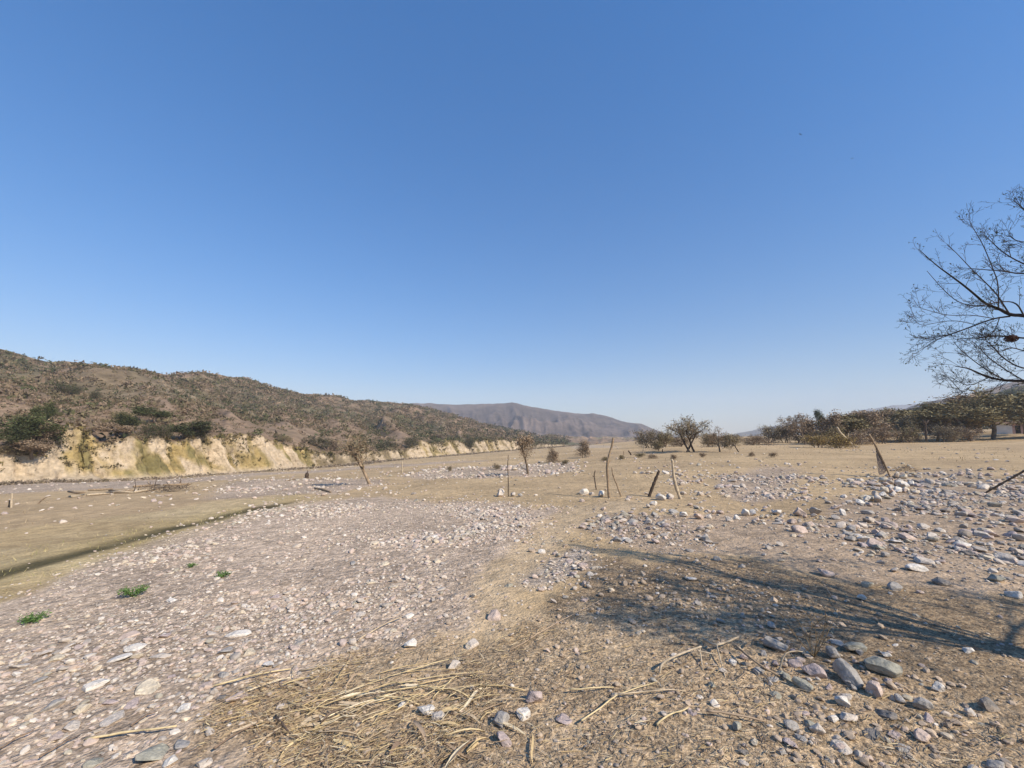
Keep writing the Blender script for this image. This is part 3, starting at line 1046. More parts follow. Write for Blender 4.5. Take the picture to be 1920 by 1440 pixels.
taken = []
GB = "stones strewn over the pale gravel bank"
named = [
    # the pale gravel bank, left
    (131, 1208, 12, 'pale', "pale egg-shaped stone alone below the larger green tuft"),
    (243, 1187, 20, 'pink', "broad pinkish flat stone on the bank below the green tufts"),
    (255, 1210, 19, 'white', "whitish slab lying against the broad pinkish flat stone"),
    (222, 1230, 21, 'white', "long flat white stone on the gravel bank"),
    (303, 1227, 16, 'pale', "pale squarish stone right of the long flat white stone"),
    (423, 1218, 15, 'grey', "dark grey stone in the small cluster at the gravel bank's middle"),
    (420, 1263, 14, 'grey', "grey angular stone at the lower end of the small grey cluster"),
    (467, 1220, 17, 'cream', "cream rounded stone beside the dark grey cluster"),
    (448, 1185, 20, 'white', "long white stone above the dark grey cluster"),
    (442, 1258, 11, 'pale', "small pale stone touching the grey angular stone"),
    (173, 1280, 26, 'white', "large white stone with a dark shadow line beneath"),
    (97, 1320, 20, 'grey', "rounded blue-grey stone near the lower left edge"),
    (153, 1327, 18, 'cream', "cream stone beside the rounded blue-grey stone"),
    (215, 1342, 24, 'pale', "large pale disc-like stone on the lower gravel bank"),
    (287, 1407, 33, 'green', "big flat grey-green stone at the bottom edge"),
    (315, 1427, 20, 'white', "white stone against the big grey-green one at bottom"),
    (173, 1427, 19, 'green', "grey-green stone at the very bottom of the gravel bank"),
    (320, 1267, 9, 'mauve', "small purple-brown stone on the gravel bank"),
    (415, 1307, 10, 'dark', "small dark stone left of the straw"),
    (283, 1282, 30, 'cream', "wide flat cream stone sunk in the gravel"),
    (322, 1123, 12, 'white', "single white oval stone right of the larger green tuft"),
    (137, 1357, 19, 'pale', "pale lopsided stone below the cream one at lower left"),
    (345, 1325, 15, 'white', "white blunt stone between pale disc stone and straw"),
    (35, 1245, 17, 'pale', "pale flat stone near the left edge"),
    (310, 1190, 12, 'mauve', "mauve oval stone on the middle of the gravel bank"),
    (180, 1232, 13, 'pink', "pink stone with one shaded flank on the gravel bank"),
    # among the straw
    (797, 1330, 18, 'white', "bright white stone half buried in the straw"),
    (818, 1343, 16, 'pale', "pale stone leaning on the bright white stone in straw"),
    (940, 1350, 21, 'grey', "grey rough stone at the straw's right end"),
    (945, 1385, 19, 'mauve', "mauve-grey stone just below the grey rough stone"),
    (985, 1337, 16, 'white', "white wedge stone right of the grey rough stone"),
    (1003, 1307, 18, 'mauve', "mauve block where a long stalk ends"),
    (928, 1152, 16, 'pink', "solitary pinkish white stone on the sandy path"),
    (885, 1208, 15, 'pale', "pale stone casting a dark left shadow beside the path"),
    (850, 1247, 14, 'pale', "pale stone at the upper edge of the straw"),
    (770, 1207, 13, 'white', "chalky stone above the straw pile"),
    (1057, 1343, 18, 'mauve', "flat mauve stone in the dust right of the straw"),
    (753, 1322, 11, 'white', "little white stone left of the bright white one"),
    (1293, 1081, 14, 'white', "flat white stone at the edge of the tree's shade"),
    # heap at lower right
    (1490, 1243, 15, 'mauve', "mauve stone at the back of the small heap"),
    (1527, 1257, 23, 'mauve', "largest cracked mauve stone of the small heap"),
    (1587, 1266, 30, 'grey', "big triangular grey stone at the heap's right end"),
    (1642, 1297, 20, 'pink', "blocky pinkish stone in front of the big triangular one"),
    (1503, 1282, 21, 'green', "grey-green stone lying before the small heap"),
    (1474, 1270, 13, 'green', "small grey-green stone at the heap's left foot"),
    (1420, 1257, 13, 'grey', "grey stone under the dark slanting stick"),
    (1450, 1208, 24, 'grey', "wide grey stone under the curved branches"),
    (1607, 1213, 21, 'green', "smooth long grey-green stone behind the heap"),
    (1660, 1250, 33, 'green', "large low dark green-grey boulder right of the heap"),
    (1560, 1227, 16, 'grey', "grey stone behind the triangular one"),
    (1580, 1317, 14, 'white', "bright white block below the heap"),
    (1758, 1290, 12, 'white', "upright white stone right of the blocky pinkish one"),
    (1727, 1322, 19, 'grey', "grey stone with shaded face below the upright white one"),
    (1590, 1343, 16, 'pale', "pale elongated stone near the bottom right"),
    (1562, 1349, 9, 'white', "small upright white chip by the pale elongated stone"),
    (1730, 1379, 19, 'pink', "pinkish rounded stone alone at bottom right"),
    (1532, 1369, 14, 'pale', "pale stone at the bottom below the white block"),
    (1815, 1218, 12, 'white', "white egg-shaped stone beside the long tree shadow"),
    (1547, 1073, 16, 'pink', "pink boulder above the shaded litter"),
    (1617, 1121, 10, 'white', "white cube-like stone at the shade's upper edge"),
    (1903, 1115, 14, 'white', "white stone by the right edge among dark cobbles"),
    (1677, 1068, 10, 'pale', "pale stone right of the pink boulder"),
    (1662, 1227, 11, 'white', "white stone touching the smooth long grey-green stone"),
    (1375, 1242, 10, 'white', "small white stone beneath the forked branch"),
    (1395, 1232, 10, 'mauve', "small mauve stone beside the white one under the branch"),
    (1853, 1320, 21, 'dark', "dark stone on the bare dirt at lower right"),
    (1663, 1334, 23, 'dark', "flat dark grey stone near the bottom right"),
    (1870, 1085, 14, 'green', "greenish stone below the slanting pole"),
    (1625, 1095, 12, 'green', "dull green stone on the shade's edge"),
    (1620, 1010, 13, 'white', "bright stone on the brown rubble below the stone row"),
    (1700, 1005, 14, 'pink', "long pinkish stone on the rubble right of the bright one"),
    (1765, 1090, 15, 'dark', "dark stone amid the rubble at right"),
]
for (px, py, r, c, lab) in named:
    bank = px < 480
    r = r * 0.9 if bank else (r * 0.94 if (px > 1380 and py > 1190) else r)
    fl = 0.34 if ("flat" in lab or "slab" in lab or "disc" in lab) else 0.44 if bank else (0.85 if ("triang" in lab or "block" in lab or "upright" in lab) else 0.6)
    asp = 1.35 if "long" in lab or "elong" in lab else 1.0
    o = stone_px(px, py, r, c, lab, "single stones told apart by look", flat=fl, aspect=asp, sink=0.36 if fl < 0.5 else 0.25,
                 rz=(0.15 if asp > 1 else None), proto=srng.choice([k for k in range(18) if k % 3]))
    taken.append((o.location.x, o.location.y, o.scale.x * 0.5))

hr = random.Random(19)
for i in range(30):
    px, py = hr.gauss(1545, 75), hr.gauss(1262, 24)
    r = hr.uniform(4, 9.5)
    c = hr.choice(['grey', 'grey', 'green', 'mauve', 'pale', 'dark', 'white', 'pink'])
    p = gp(px, py)
    w_ = 2 * r * ((p - EYEP) @ FW) / F
    o = stone(p[0], p[1], w_, c, say(p[0], p[1], w_, c, "angular stone"), "small stones about the lower-right heap", flat=hr.uniform(0.55, 0.9), sink=0.2, tilt=0.4, proto=hr.choice([k for k in range(18) if k % 3]))
    taken.append((o.location.x, o.location.y, o.scale.x * 0.5))

# rocks round the posts and the tumbled row of stones
postrocks = [(1094, 923, 14, 'white', "tall white rock left of the tall crooked post"), (1128, 928, 13, 'white', "low white rock at the foot of the crooked post"),
             (1110, 926, 8, 'pale', "pale rock wedged between the two white rocks"), (938, 927, 14, 'pale', "pale square rock beside the thin stake"),
             (962, 928, 9, 'pale', "small pale rock right of the thin stake"), (975, 929, 8, 'grey', "grey rock by the thin stake"),
             (1240, 934, 14, 'white', "white rock between the two leaning posts"), (1256, 932, 10, 'pale', "pale rock at the right leaning post"),
             (1226, 944, 11, 'white', "white rock below the dark leaning post"), (1215, 950, 8, 'pale', "small pale rock below the dark leaning post"),
             (1252, 885, 6, 'dark', "small dark-sided stone seen between the leaning posts")]
for (px, py, r, c, lab) in postrocks:
    o = stone_px(px, py, r * 0.74, c, lab, "rocks about the fence posts", flat=0.75, sink=0.2)
    taken.append((o.location.x, o.location.y, o.scale.x * 0.5))
rowpts = [(1300, 968), (1340, 967), (1380, 970), (1425, 970), (1470, 968), (1515, 970), (1548, 966), (1582, 962), (1606, 944), (1622, 946), (1640, 936), (1655, 930), (1668, 925), (1676, 912), (1688, 915), (1682, 898), (1693, 904), (1700, 920)]
rs = random.Random(5)
for i, (px, py) in enumerate(rowpts):
    for k in range(3 if i < 8 else 4):
        r = rs.uniform(6.5, 12) if k == 0 else rs.uniform(3, 7.5)
        p = gp(px + rs.uniform(-20, 20), py + rs.uniform(-6, 8))
        D = (p - EYEP) @ FW
        ck = rs.choice(['white', 'white', 'pale', 'pale', 'grey', 'cream', 'pink'])
        seg = ("at the row's far left", "left of the row's middle", "at the row's middle", "where the row bends", "near the row's top", "at the row's top by the netted post")[min(5, i // 3)]
        o = stone(p[0], p[1], 2 * r * D / F, ck, "%s %s rock %s %s" % ("small" if r < 4 else ("middling" if r < 6.5 else "large"), CNAME[ck],
                  "of the tumbled stone row,", seg), "rocks of the tumbled stone row", flat=rs.uniform(0.65, 0.95), sink=0.18, tilt=0.5)
        taken.append((o.location.x, o.location.y, o.scale.x * 0.5))
        if i >= 9 and k == 0:
            p2 = gp(px + rs.uniform(-6, 6), py)
            D = (p2 - EYEP) @ FW
            w2 = 2 * rs.uniform(5, 9) * D / F
            ck = rs.choice(['white', 'pale', 'cream'])
            o = stone(p2[0], p2[1], w2, ck, "%s rock lying on others %s" % (CNAME[ck], seg),
                      "rocks of the tumbled stone row", flat=0.8, sink=0.1, tilt=0.5, z=gz(p2[0], p2[1]) + 0.09)
n_single = len(taken)

# scatter of cobbles and gravel: the 300 that show largest are stones of their own, the rest one mass
PAL = np.array([STONE[k] for k in ('pale', 'white', 'pink', 'grey', 'mauve', 'green', 'dark', 'cream')])
W_BANK = np.array([5, 2.2, 4, 2.0, 2.0, 0.9, 0.5, 2.2])
W_RUB = np.array([3, 1.4, 2.2, 5.5, 2.5, 2.2, 2.6, 1.0])
DENS = {'gravel': 560, 'patch': 380, 'rubble': 330, 'cobbles': 330, 'rightstones': 260, 'path': 40, 'straw': 150, 'litter': 190, 'leftgravel': 200, 'whitestones': 120, 'riverbed': 60, 'yellow': 4}
S0 = 0.018
EXPO = {'gravel': 2.6, 'rubble': 1.8, 'cobbles': 1.75, 'rightstones': 1.9, 'litter': 2.0, 'patch': 2.1, 'whitestones': 1.75, 'leftgravel': 2.1}


def scatter(dens_of, maxd, seed, rmin=1.6, rmax=70, kpx=0.0036, s0=S0, expo=2.2, half=60):
    r = np.random.default_rng(seed)
    out = []
    a = rmin
    while a < rmax:
        b = a * 1.12
        area = math.radians(half) * (b * b - a * a)
        smin = max(s0, kpx * a)
        n = int(maxd * area * (s0 / smin) ** expo)
        th = r.uniform(-math.radians(half), math.radians(half), n)
        rad = np.sqrt(r.uniform(a * a, b * b, n))
        x, y = rad * np.sin(th), rad * np.cos(th)
        d = dens_of(x, y)
        k = r.uniform(0, 1, n) < d / maxd
        out.append(np.stack([x[k], y[k], np.full(k.sum(), smin)], 1))
        a = b
    return np.vstack(out)


def stone_density(zone):
    def f(x, y):
        xw, yw = wob(x, y)
        jr = np.random.default_rng(len(x))
        s_ = 0.05 * np.hypot(x, y)
        xw, yw = xw + jr.normal(0, 1, x.shape) * s_, yw + jr.normal(0, 1, x.shape) * s_ * 1.6
        m = inside(xw, yw, Z[zone])
        cl = np.clip(0.52 + 1.5 * fbm(x * 0.5, y * 0.5, 141, 4), 0.10, 1)
        cl = np.maximum(cl, 0.8) if zone == 'patch' else cl
        return DENS[zone] * m * cl
    return f


allst = []
for zi, zone in enumerate(DENS):
    ex = EXPO.get(zone, 2.2)
    S = scatter(stone_density(zone), DENS[zone], 500 + zi, expo=ex, rmax=90)
    r = np.random.default_rng(600 + zi)
    size = S[:, 2] * r.uniform(0, 1, len(S)) ** (-1 / ex)
    capm = {'gravel': 0.105, 'patch': 0.10, 'rubble': 0.23, 'cobbles': 0.26, 'rightstones': 0.22, 'litter': 0.085, 'straw': 0.06, 'whitestones': 0.30, 'leftgravel': 0.2}.get(zone, 0.08)
    size = np.where(size > capm, capm * r.uniform(0.4, 1, len(S)), size)
    size = size * np.clip(1 + 0.9 * fbm(S[:, 0] * 0.4 + 7, S[:, 1] * 0.4, 145, 3), 0.55, 1.6)
    ci = r.choice(8, len(S), p=(W_RUB if zone in ('rubble', 'litter', 'rightstones') else W_BANK) / (W_RUB if zone in ('rubble', 'litter', 'rightstones') else W_BANK).sum())
    allst.append(np.column_stack([S[:, 0], S[:, 1], size, ci, np.full(len(S), zi)]))
# stray stones all over the open ground
S = scatter(lambda x, y: np.where(inside(*wob(x, y), Z['yellow']), 0.3, 9.0) * np.clip(0.6 + 1.5 * fbm(x * 0.12, y * 0.12, 181, 3), 0.1, 1) + 0 * x, 9.0, 777, rmin=4, rmax=110, expo=1.9)
r = np.random.default_rng(778)
size = np.minimum(S[:, 2] * r.uniform(0, 1, len(S)) ** (-1 / 2.0), 0.22)
allst.append(np.column_stack([S[:, 0], S[:, 1], size, r.choice(8, len(S), p=W_BANK / W_BANK.sum()), np.full(len(S), 99)]))
A = np.vstack(allst)
# clear a little room round the stones set by hand, and round the camera
tk = np.array(taken)
dmin = np.full(len(A), 1e9)
for (tx, ty, tr) in tk:
    dmin = np.minimum(dmin, np.hypot(A[:, 0] - tx, A[:, 1] - ty) - tr)
A = A[(dmin > A[:, 2] * 0.25) & (np.hypot(A[:, 0], A[:, 1]) > 1.5)]
ax, ay, az = project(np.column_stack([A[:, 0], A[:, 1], np.zeros(len(A))]))
app = A[:, 2] / np.hypot(A[:, 0], A[:, 1])
app = np.where((ax > 0) & (ax < 1920) & (ay < 1440), app, 0)
rank = np.argsort(-app)
single, rest = rank[:300 - n_single], rank[300 - n_single:]
ZN = list(DENS) + ['open']
ZLAB = {'gravel': ("rounded pale stone among pebbles on the gravel bank", GB), 'patch': ("stone in the small gravel patch beside the sandy path", "stones of the small gravel patch"),
        'rubble': ("grey angular stone strewn on the brown rubble ground", "stones strewn over the brown rubble"), 'cobbles': ("pale cobble in the dense patch behind the stone row", "cobbles behind the stone row"),
        'rightstones': ("grey cobble near the foot of the slanting pole", "cobbles near the slanting pole"), 'path': ("stone lying on the sandy path", "stones on the sandy path"),
        'straw': ("stone showing between the scattered straw", "stones among the straw"), 'litter': ("stone on the shaded litter under the tree", "stones on the shaded litter"),
        'leftgravel': ("stone on the gravel tongue beyond the stream", "stones beyond the stream"), 'whitestones': ("whitish stone on the stony strip behind the sapling", "stones of the far stony strip"),
        'riverbed': ("stone in the dry riverbed", "stones of the dry riverbed"), 'yellow': ("stone on the yellow grass by the stream", "stones on the yellow grass"), 'open': ("lone stone on open sandy ground", "stray stones on open sand")}
KEYS = ('pale', 'white', 'pink', 'grey', 'mauve', 'green', 'dark', 'cream')
for i in single:
    x, y, s, c, zi = A[i]
    zname = ZN[int(zi)] if zi < len(DENS) else 'open'
    lab, grp = ZLAB[zname]
    lab = say(x, y, s, KEYS[int(c)], {'gravel': 'bank stone', 'rubble': 'rubble stone', 'cobbles': 'cobble', 'rightstones': 'cobble', 'straw': 'stone in straw', 'open': 'stray stone'}.get(zname, 'stone'))
    stone(x, y, s, KEYS[int(c)], lab, grp, flat=srng.uniform(0.32, 0.5) if zname == 'gravel' else srng.uniform(0.42, 0.75), aspect=srng.uniform(0.9, 1.3), sink=srng.uniform(0.28, 0.42))
# the rest: one joined mass, coarser with distance
B = A[rest]
D = np.hypot(B[:, 0], B[:, 1])
bx, by, bz_ = project(np.column_stack([B[:, 0], B[:, 1], np.zeros(len(B))]))
B = B[(bx > -160) & (bx < 2080)]
D = np.hypot(B[:, 0], B[:, 1])
zb_ = g(B[:, 0], B[:, 1])
r = np.random.default_rng(900)
mb = MB()
appar = B[:, 2] / D
lod = np.where(appar > 0.0125, 1, 0)
for lv, protos in ((1, ROCK1), (0, ROCK0)):
    for pi, (v, f) in enumerate(protos):
        sel = np.where((lod == lv) & (np.arange(len(B)) % len(protos) == pi))[0]
        if not len(sel):
            continue
        n = len(sel)
        s = B[sel, 2]
        fl = r.uniform(0.42, 0.8, n)
        asp = r.uniform(0.85, 1.3, n)
        a = r.uniform(0, 6.28, n)
        V = v[None] * np.stack([s * asp, s / np.sqrt(asp), s * fl], 1)[:, None, :]
        tx, ty = r.uniform(-0.3, 0.3, n), r.uniform(-0.3, 0.3, n)
        V[..., 2] += V[..., 0] * tx[:, None] + V[..., 1] * ty[:, None]
        ca, sa = np.cos(a)[:, None], np.sin(a)[:, None]
        X = V[..., 0] * ca - V[..., 1] * sa + B[sel, 0][:, None]
        Y = V[..., 0] * sa + V[..., 1] * ca + B[sel, 1][:, None]
        Zz = V[..., 2] + (zb_[sel] + s * fl * np.where(B[sel, 4] == 0, r.uniform(-0.05, 0.22, n), r.uniform(0.10, 0.32, n)))[:, None]
        c = PAL[B[sel, 3].astype(int)] * r.uniform(0.82, 1.15, (n, 1))
        c = c * 0.70 + np.array((0.46, 0.36, 0.265)) * 0.30
        zz_ = B[sel, 4].astype(int)
        clod = (np.isin(zz_, [ZN.index('straw'), ZN.index('litter'), ZN.index('path')]) & (r.uniform(0, 1, n) < 0.72))[:, None]
        c = np.where(clod, np.array((0.43, 0.33, 0.235)) * r.uniform(0.75, 1.15, (n, 1)), c)
        T = (f[None] + (np.arange(n) * len(v))[:, None, None]).reshape(-1, 3)
        mb.add(np.stack([X, Y, Zz], -1).reshape(-1, 3), tris=T, color=np.repeat(c, len(v), axis=0))
print("gravel stones", len(B), "tris", sum(len(t) for t in mb.t))
o = mb.build("gravel", M_gravel, smooth=False)
tag(o, "loose pebbles and small cobbles covering the ground", "gravel", kind="stuff")

# ------------------------------------------------------------------ straw, sticks, twigs on the ground
STRAWC = np.array([(0.60, 0.47, 0.26), (0.54, 0.40, 0.21), (0.49, 0.38, 0.25), (0.40, 0.29, 0.19), (0.22, 0.15, 0.10), (0.66, 0.55, 0.37)])


def stalk_path(p0, p1, bend, lift, n=9, seed=0, z0=0.012):
    r = np.random.default_rng(seed)
    t = np.linspace(0, 1, n)
    d = p1 - p0
    side = np.array([-d[1], d[0]])
    kt = r.uniform(0.3, 0.7)
    kink = np.where(t < kt, t / kt, (1 - t) / (1 - kt))
    b_ = bend + r.normal(0, 0.025)
    xy = p0[None] + d[None] * t[:, None] + side[None] * (b_ * kink)[:, None]
    xy += r.normal(0, 0.003, xy.shape)
    up = t if r.uniform() < 0.5 else 1 - t
    z = g(xy[:, 0], xy[:, 1]) + z0 + lift * (0.35 * kink + 0.65 * up)
    return np.column_stack([xy, z])


def stalk(px0, py0, px1, py1, rad, c, label, group=None, bend=0.0, lift=0.03, mat=None, name="straw_stalk", cat="straw stalk", seed=0, taper=0.6, k=6):
    p0, p1 = gp(px0, py0), gp(px1, py1)
    P = stalk_path(p0[:2], p1[:2], bend, lift, seed=seed)
    base = P[0].copy()
    m = MB()
    t = np.linspace(1, taper, len(P))
    node = 1 + 0.25 * (np.arange(len(P)) % 3 == 0)
    cv = np.asarray(c)[None] * np.repeat(1 + 0.16 * np.random.default_rng(seed + 5).normal(0, 1, len(P)), k)[:, None]
    m.tube(P - base, rad * t * node, k, color=np.vstack([cv, cv[:1], cv[-1:]]), cap=True)
    o = m.build(name, mat or M_straw, smooth=True)
    o.location = base
    return tag(o, label, cat, group)


GS = "golden stalks of the straw pile"
LS = "golden dry stalk in the swept straw pile"
pile = [(583, 1362, 830, 1278, 0.010, .06), (600, 1356, 860, 1272, 0.009, .07), (640, 1342, 790, 1290, 0.009, .04), (560, 1350, 760, 1290, 0.008, .05),
        (680, 1310, 900, 1285, 0.008, .05), (650, 1318, 800, 1282, 0.007, .04), (730, 1290, 930, 1255, 0.007, .02), (700, 1275, 920, 1247, 0.008, .02),
        (640, 1330, 720, 1292, 0.008, .02), (620, 1350, 770, 1300, 0.007, .05), (760, 1318, 860, 1290, 0.008, .03), (780, 1282, 900, 1278, 0.008, -.10),
        (690, 1300, 840, 1263, 0.007, .02), (610, 1310, 740, 1275, 0.007, .03), (660, 1290, 800, 1255, 0.006, .01), (570, 1330, 700, 1300, 0.006, .02),
        (800, 1302, 905, 1290, 0.007, .05), (590, 1380, 700, 1330, 0.007, .02), (700, 1340, 850, 1300, 0.006, .03), (750, 1270, 870, 1262, 0.006, -.03)]
for i, (a, b, c, d, rr, be) in enumerate(pile):
    cut, sh = srng.uniform(0.42, 0.85), srng.uniform(0, 0.4)
    a, b, c, d = a + (c - a) * sh * (1 - cut), b + (d - b) * sh * (1 - cut), a + (c - a) * (sh * (1 - cut) + cut), b + (d - b) * (sh * (1 - cut) + cut)
    b, d = b + srng.uniform(-10, 10), d + srng.uniform(-10, 10)
    stalk(a, b, c, d, rr * 0.50, STRAWC[[0, 5, 0, 1][i % 4]] * srng.uniform(0.9, 1.1), ("short" if c - a < 80 else ("middling" if c - a < 120 else "long")) + " thick golden stalk " + ("in the pile's upper fan" if d < 1275 else ("in the pile's middle sweep" if b < 1335 else "in the pile's lower sweep")) + (", left side" if a < 640 else (", right side" if a > 700 else ", centre")), GS, bend=be * 0.22, lift=srng.uniform(0.01, 0.045), seed=i)
prng = np.random.default_rng(33)
for i in range(46):
    a, b = prng.uniform(520, 930), prng.uniform(1262, 1372)
    L = prng.uniform(30, 110)
    an = prng.normal(-0.35, 0.55)
    stalk(a, b, a + L * math.cos(an), b + L * math.sin(an) * 0.6, prng.uniform(0.002, 0.0045), STRAWC[prng.integers(0, 4)] * prng.uniform(0.85, 1.1), ("short" if L < 75 else ("middling" if L < 110 else "long")) + " thin dry stalk " + where(a + L / 2, b), GS,
          bend=prng.normal(0, 0.03), lift=prng.uniform(0.005, 0.05), seed=100 + i)
for i in range(34):
    a_, b_ = prng.uniform(470, 1000), prng.uniform(1275, 1425)
    q = gp(a_, b_)
    an = prng.normal(0.5, 0.7)
    L = prng.uniform(0.10, 0.30)
    t = np.linspace(-.5, .5, 7)
    w_ = prng.uniform(0.006, 0.013) * (1 - (2 * t) ** 2 * 0.8)
    d = np.array([math.cos(an), math.sin(an)])
    n_ = np.array([-d[1], d[0]])
    bz = prng.normal(0, 0.05)
    cx = d[None] * (t * L)[:, None] + n_[None] * (bz * np.sin(t * 3.1) * L * 2)[:, None]
    zc = 0.015 + 0.03 * prng.uniform() * np.cos(t * 3.0)
    Lf = np.column_stack([cx + n_ * w_[:, None], zc + 0.004])
    Md = np.column_stack([cx, zc - 0.002])
    Rt = np.column_stack([cx - n_ * w_[:, None], zc + 0.006 * prng.normal()])
    V = np.stack([Lf, Md, Rt], 1).reshape(-1, 3)
    Qd = [[k * 3 + c, k * 3 + c + 1, k * 3 + c + 4, k * 3 + c + 3] for k in range(6) for c in (0, 1)]
    m = MB()
    m.add(V, quads=Qd, color=STRAWC[prng.integers(0, 6)] * prng.uniform(0.9, 1.2))
    o = m.build("dry_leaf", M_straw, smooth=True)
    o.location = q
    tag(o, ("short" if L < 0.2 else "long") + " flat dry leaf blade " + where(a_, b_), "dry leaf", "dry leaf blades in the straw")
stalk(910, 1294, 984, 1298, 0.0055, STRAWC[1], "thick golden stalk ending at the mauve block", "single stalks and sticks", seed=61)
stalk(1068, 1302, 1150, 1292, 0.0055, STRAWC[0], "short golden stalk lying apart on the dust", "single stalks and sticks", seed=62)
stalk(1092, 1362, 1232, 1282, 0.0045, STRAWC[0], "long golden stalk slanting across dark twigs right of the pile", "single stalks and sticks", seed=63)
stalk(1160, 1313, 1285, 1299, 0.005, STRAWC[2], "thin straight stalk reaching right from the slanting one", "single stalks and sticks", seed=64)
stalk(1230, 1362, 1290, 1338, 0.0055, STRAWC[0], "short thick golden stalk at the bottom right of the straw", "single stalks and sticks", seed=65)
stalk(1325, 1342, 1440, 1358, 0.007, STRAWC[3], "brown stalk with a dark underside on the lower dirt", "single stalks and sticks", seed=66)
stalk(400, 1295, 545, 1257, 0.006, STRAWC[0], "pale stalk at the straw's left edge beside the gravel", "single stalks and sticks", seed=67)
stalk(560, 1261, 705, 1244, 0.005, STRAWC[2] * 0.8, "grey straight stalk along the straw's upper edge", "single stalks and sticks", seed=68)
stalk(672, 1202, 752, 1163, 0.007, STRAWC[2], "tan stick lying on pebbles above the straw", "single stalks and sticks", seed=69)
stalk(955, 1222, 1125, 1132, 0.004, STRAWC[3], "long thin brown twig beside the sandy path", "single stalks and sticks", bend=0.03, seed=70)
stalk(160, 1390, 330, 1372, 0.007, STRAWC[0], "golden stalk lying across stones at lower left", "single stalks and sticks", seed=71)
stalk(75, 1430, 150, 1382, 0.005, STRAWC[4], "dark stick propped on stones at lower left", "single stalks and sticks", seed=72)
stalk(0, 1408, 62, 1380, 0.005, STRAWC[4], "dark stick running off the left edge", "single stalks and sticks", seed=73)
stalk(245, 1365, 292, 1345, 0.005, STRAWC[4], "short brown stick beside the pale disc stone", "single stalks and sticks", bend=0.1, seed=74)
stalk(400, 1415, 500, 1350, 0.006, STRAWC[4], "dark twig at the straw's lower left corner", "single stalks and sticks", seed=75)
stalk(515, 1352, 580, 1400, 0.006, STRAWC[4] * 0.6, "black crooked twig in the straw's left half", "single stalks and sticks", bend=-0.12, seed=76)
stalk(1545, 1100, 1620, 1195, 0.003, STRAWC[3], "thin pale twig lying across the shaded stones", "single stalks and sticks", seed=77)

# forked bleached branches on the ground beside the heap of stones
def branch(paths, mat, label, name="fallen_branch", cat="branch", group="fallen branches and sticks"):
    """paths: list of (list of (px, py, height), r0, r1); the first point of the first path is the base"""
    m = MB()
    base = None
    for pts, r0, r1 in paths:
        P = []
        for (px, py, h) in pts:
            # a point h metres above the ground that is seen at (px, py)
            q = _gp0(px, py, lambda x, y: g(x, y) + h)
            P.append(q)
        P = np.array(P)
        if base is None:
            base = P[0].copy()
        # smooth by inserting midpoints
        for _ in range(2):
            Q = [P[0]]
            for a, b in zip(P[:-1], P[1:]):
                Q += [a * 0.75 + b * 0.25, a * 0.25 + b * 0.75]
            Q.append(P[-1])
            P = np.array(Q)
        m.tube(P - base, np.linspace(r0, r1, len(P)) * 0.72 * (1 + 0.12 * np.sin(np.arange(len(P)) * 2.3)), 7, cap=True)
    o = m.build(name, mat, smooth=True)
    o.location = base
    return tag(o, label, cat, group)


branch([([(1237, 1262, .01), (1240, 1242, .07), (1285, 1222, .07), (1315, 1212, .06)], .013, .008), ([(1308, 1220, .05), (1345, 1228, .03)], .009, .006),
        ([(1312, 1216, .05), (1318, 1258, .0)], .008, .005)], M_woodpale, "forked bleached branch standing off the ground left of the stones")
branch([([(1318, 1197, .02), (1338, 1210, .05), (1355, 1207, .06), (1385, 1194, .05)], .013, .009), ([(1344, 1210, .05), (1350, 1235, .03), (1360, 1270, .0)], .009, .005)],
       M_woodpale, "curved pale branch with a thin downward fork")
branch([([(1380, 1211, .05), (1420, 1245, .07), (1462, 1268, .02)], .012, .008)], M_wood, "slanting brown stick resting on stones of the heap")
branch([([(1396, 1212, .02), (1415, 1196, .05), (1470, 1192, .04)], .010, .006)], M_wood, "arched reddish stick over the wide grey stone")
branch([([(1462, 1255, .02), (1470, 1225, .12), (1490, 1220, .13), (1505, 1222, .10)], .008, .005)], M_woodpale, "bent yellowish root looping behind the heap")

# thin dry weed standing behind the heap
m = MB()
b0 = gp(1527, 1232)
wr = np.random.default_rng(44)
for k in range(7):
    tip = np.array([wr.normal(-0.03, 0.10), wr.normal(0, 0.08), wr.uniform(0.22, 0.46)])
    t = np.linspace(0, 1, 6)[:, None]
    P = tip[None] * t + np.array([0.05 * wr.normal(), 0.05 * wr.normal(), 0])[None] * np.sin(math.pi * t)
    m.tube(P, np.linspace(0.004, 0.0016, 6), 4, color=(0.9, 0.85, 0.7))
    for q in range(3):
        s = P[2 + q]
        e = s + np.array([wr.normal(0, .05), wr.normal(0, .05), wr.uniform(.03, .09)])
        m.tube(np.array([s, (s + e) / 2 + wr.normal(0, .006, 3), e]), [0.002, 0.0016, 0.001], 3, color=(0.9, 0.85, 0.7))
weed = m.build("dry_weed", M_wood)
weed.location = b0
tag(weed, "thin leafless weed standing behind the heap of stones", "weed")


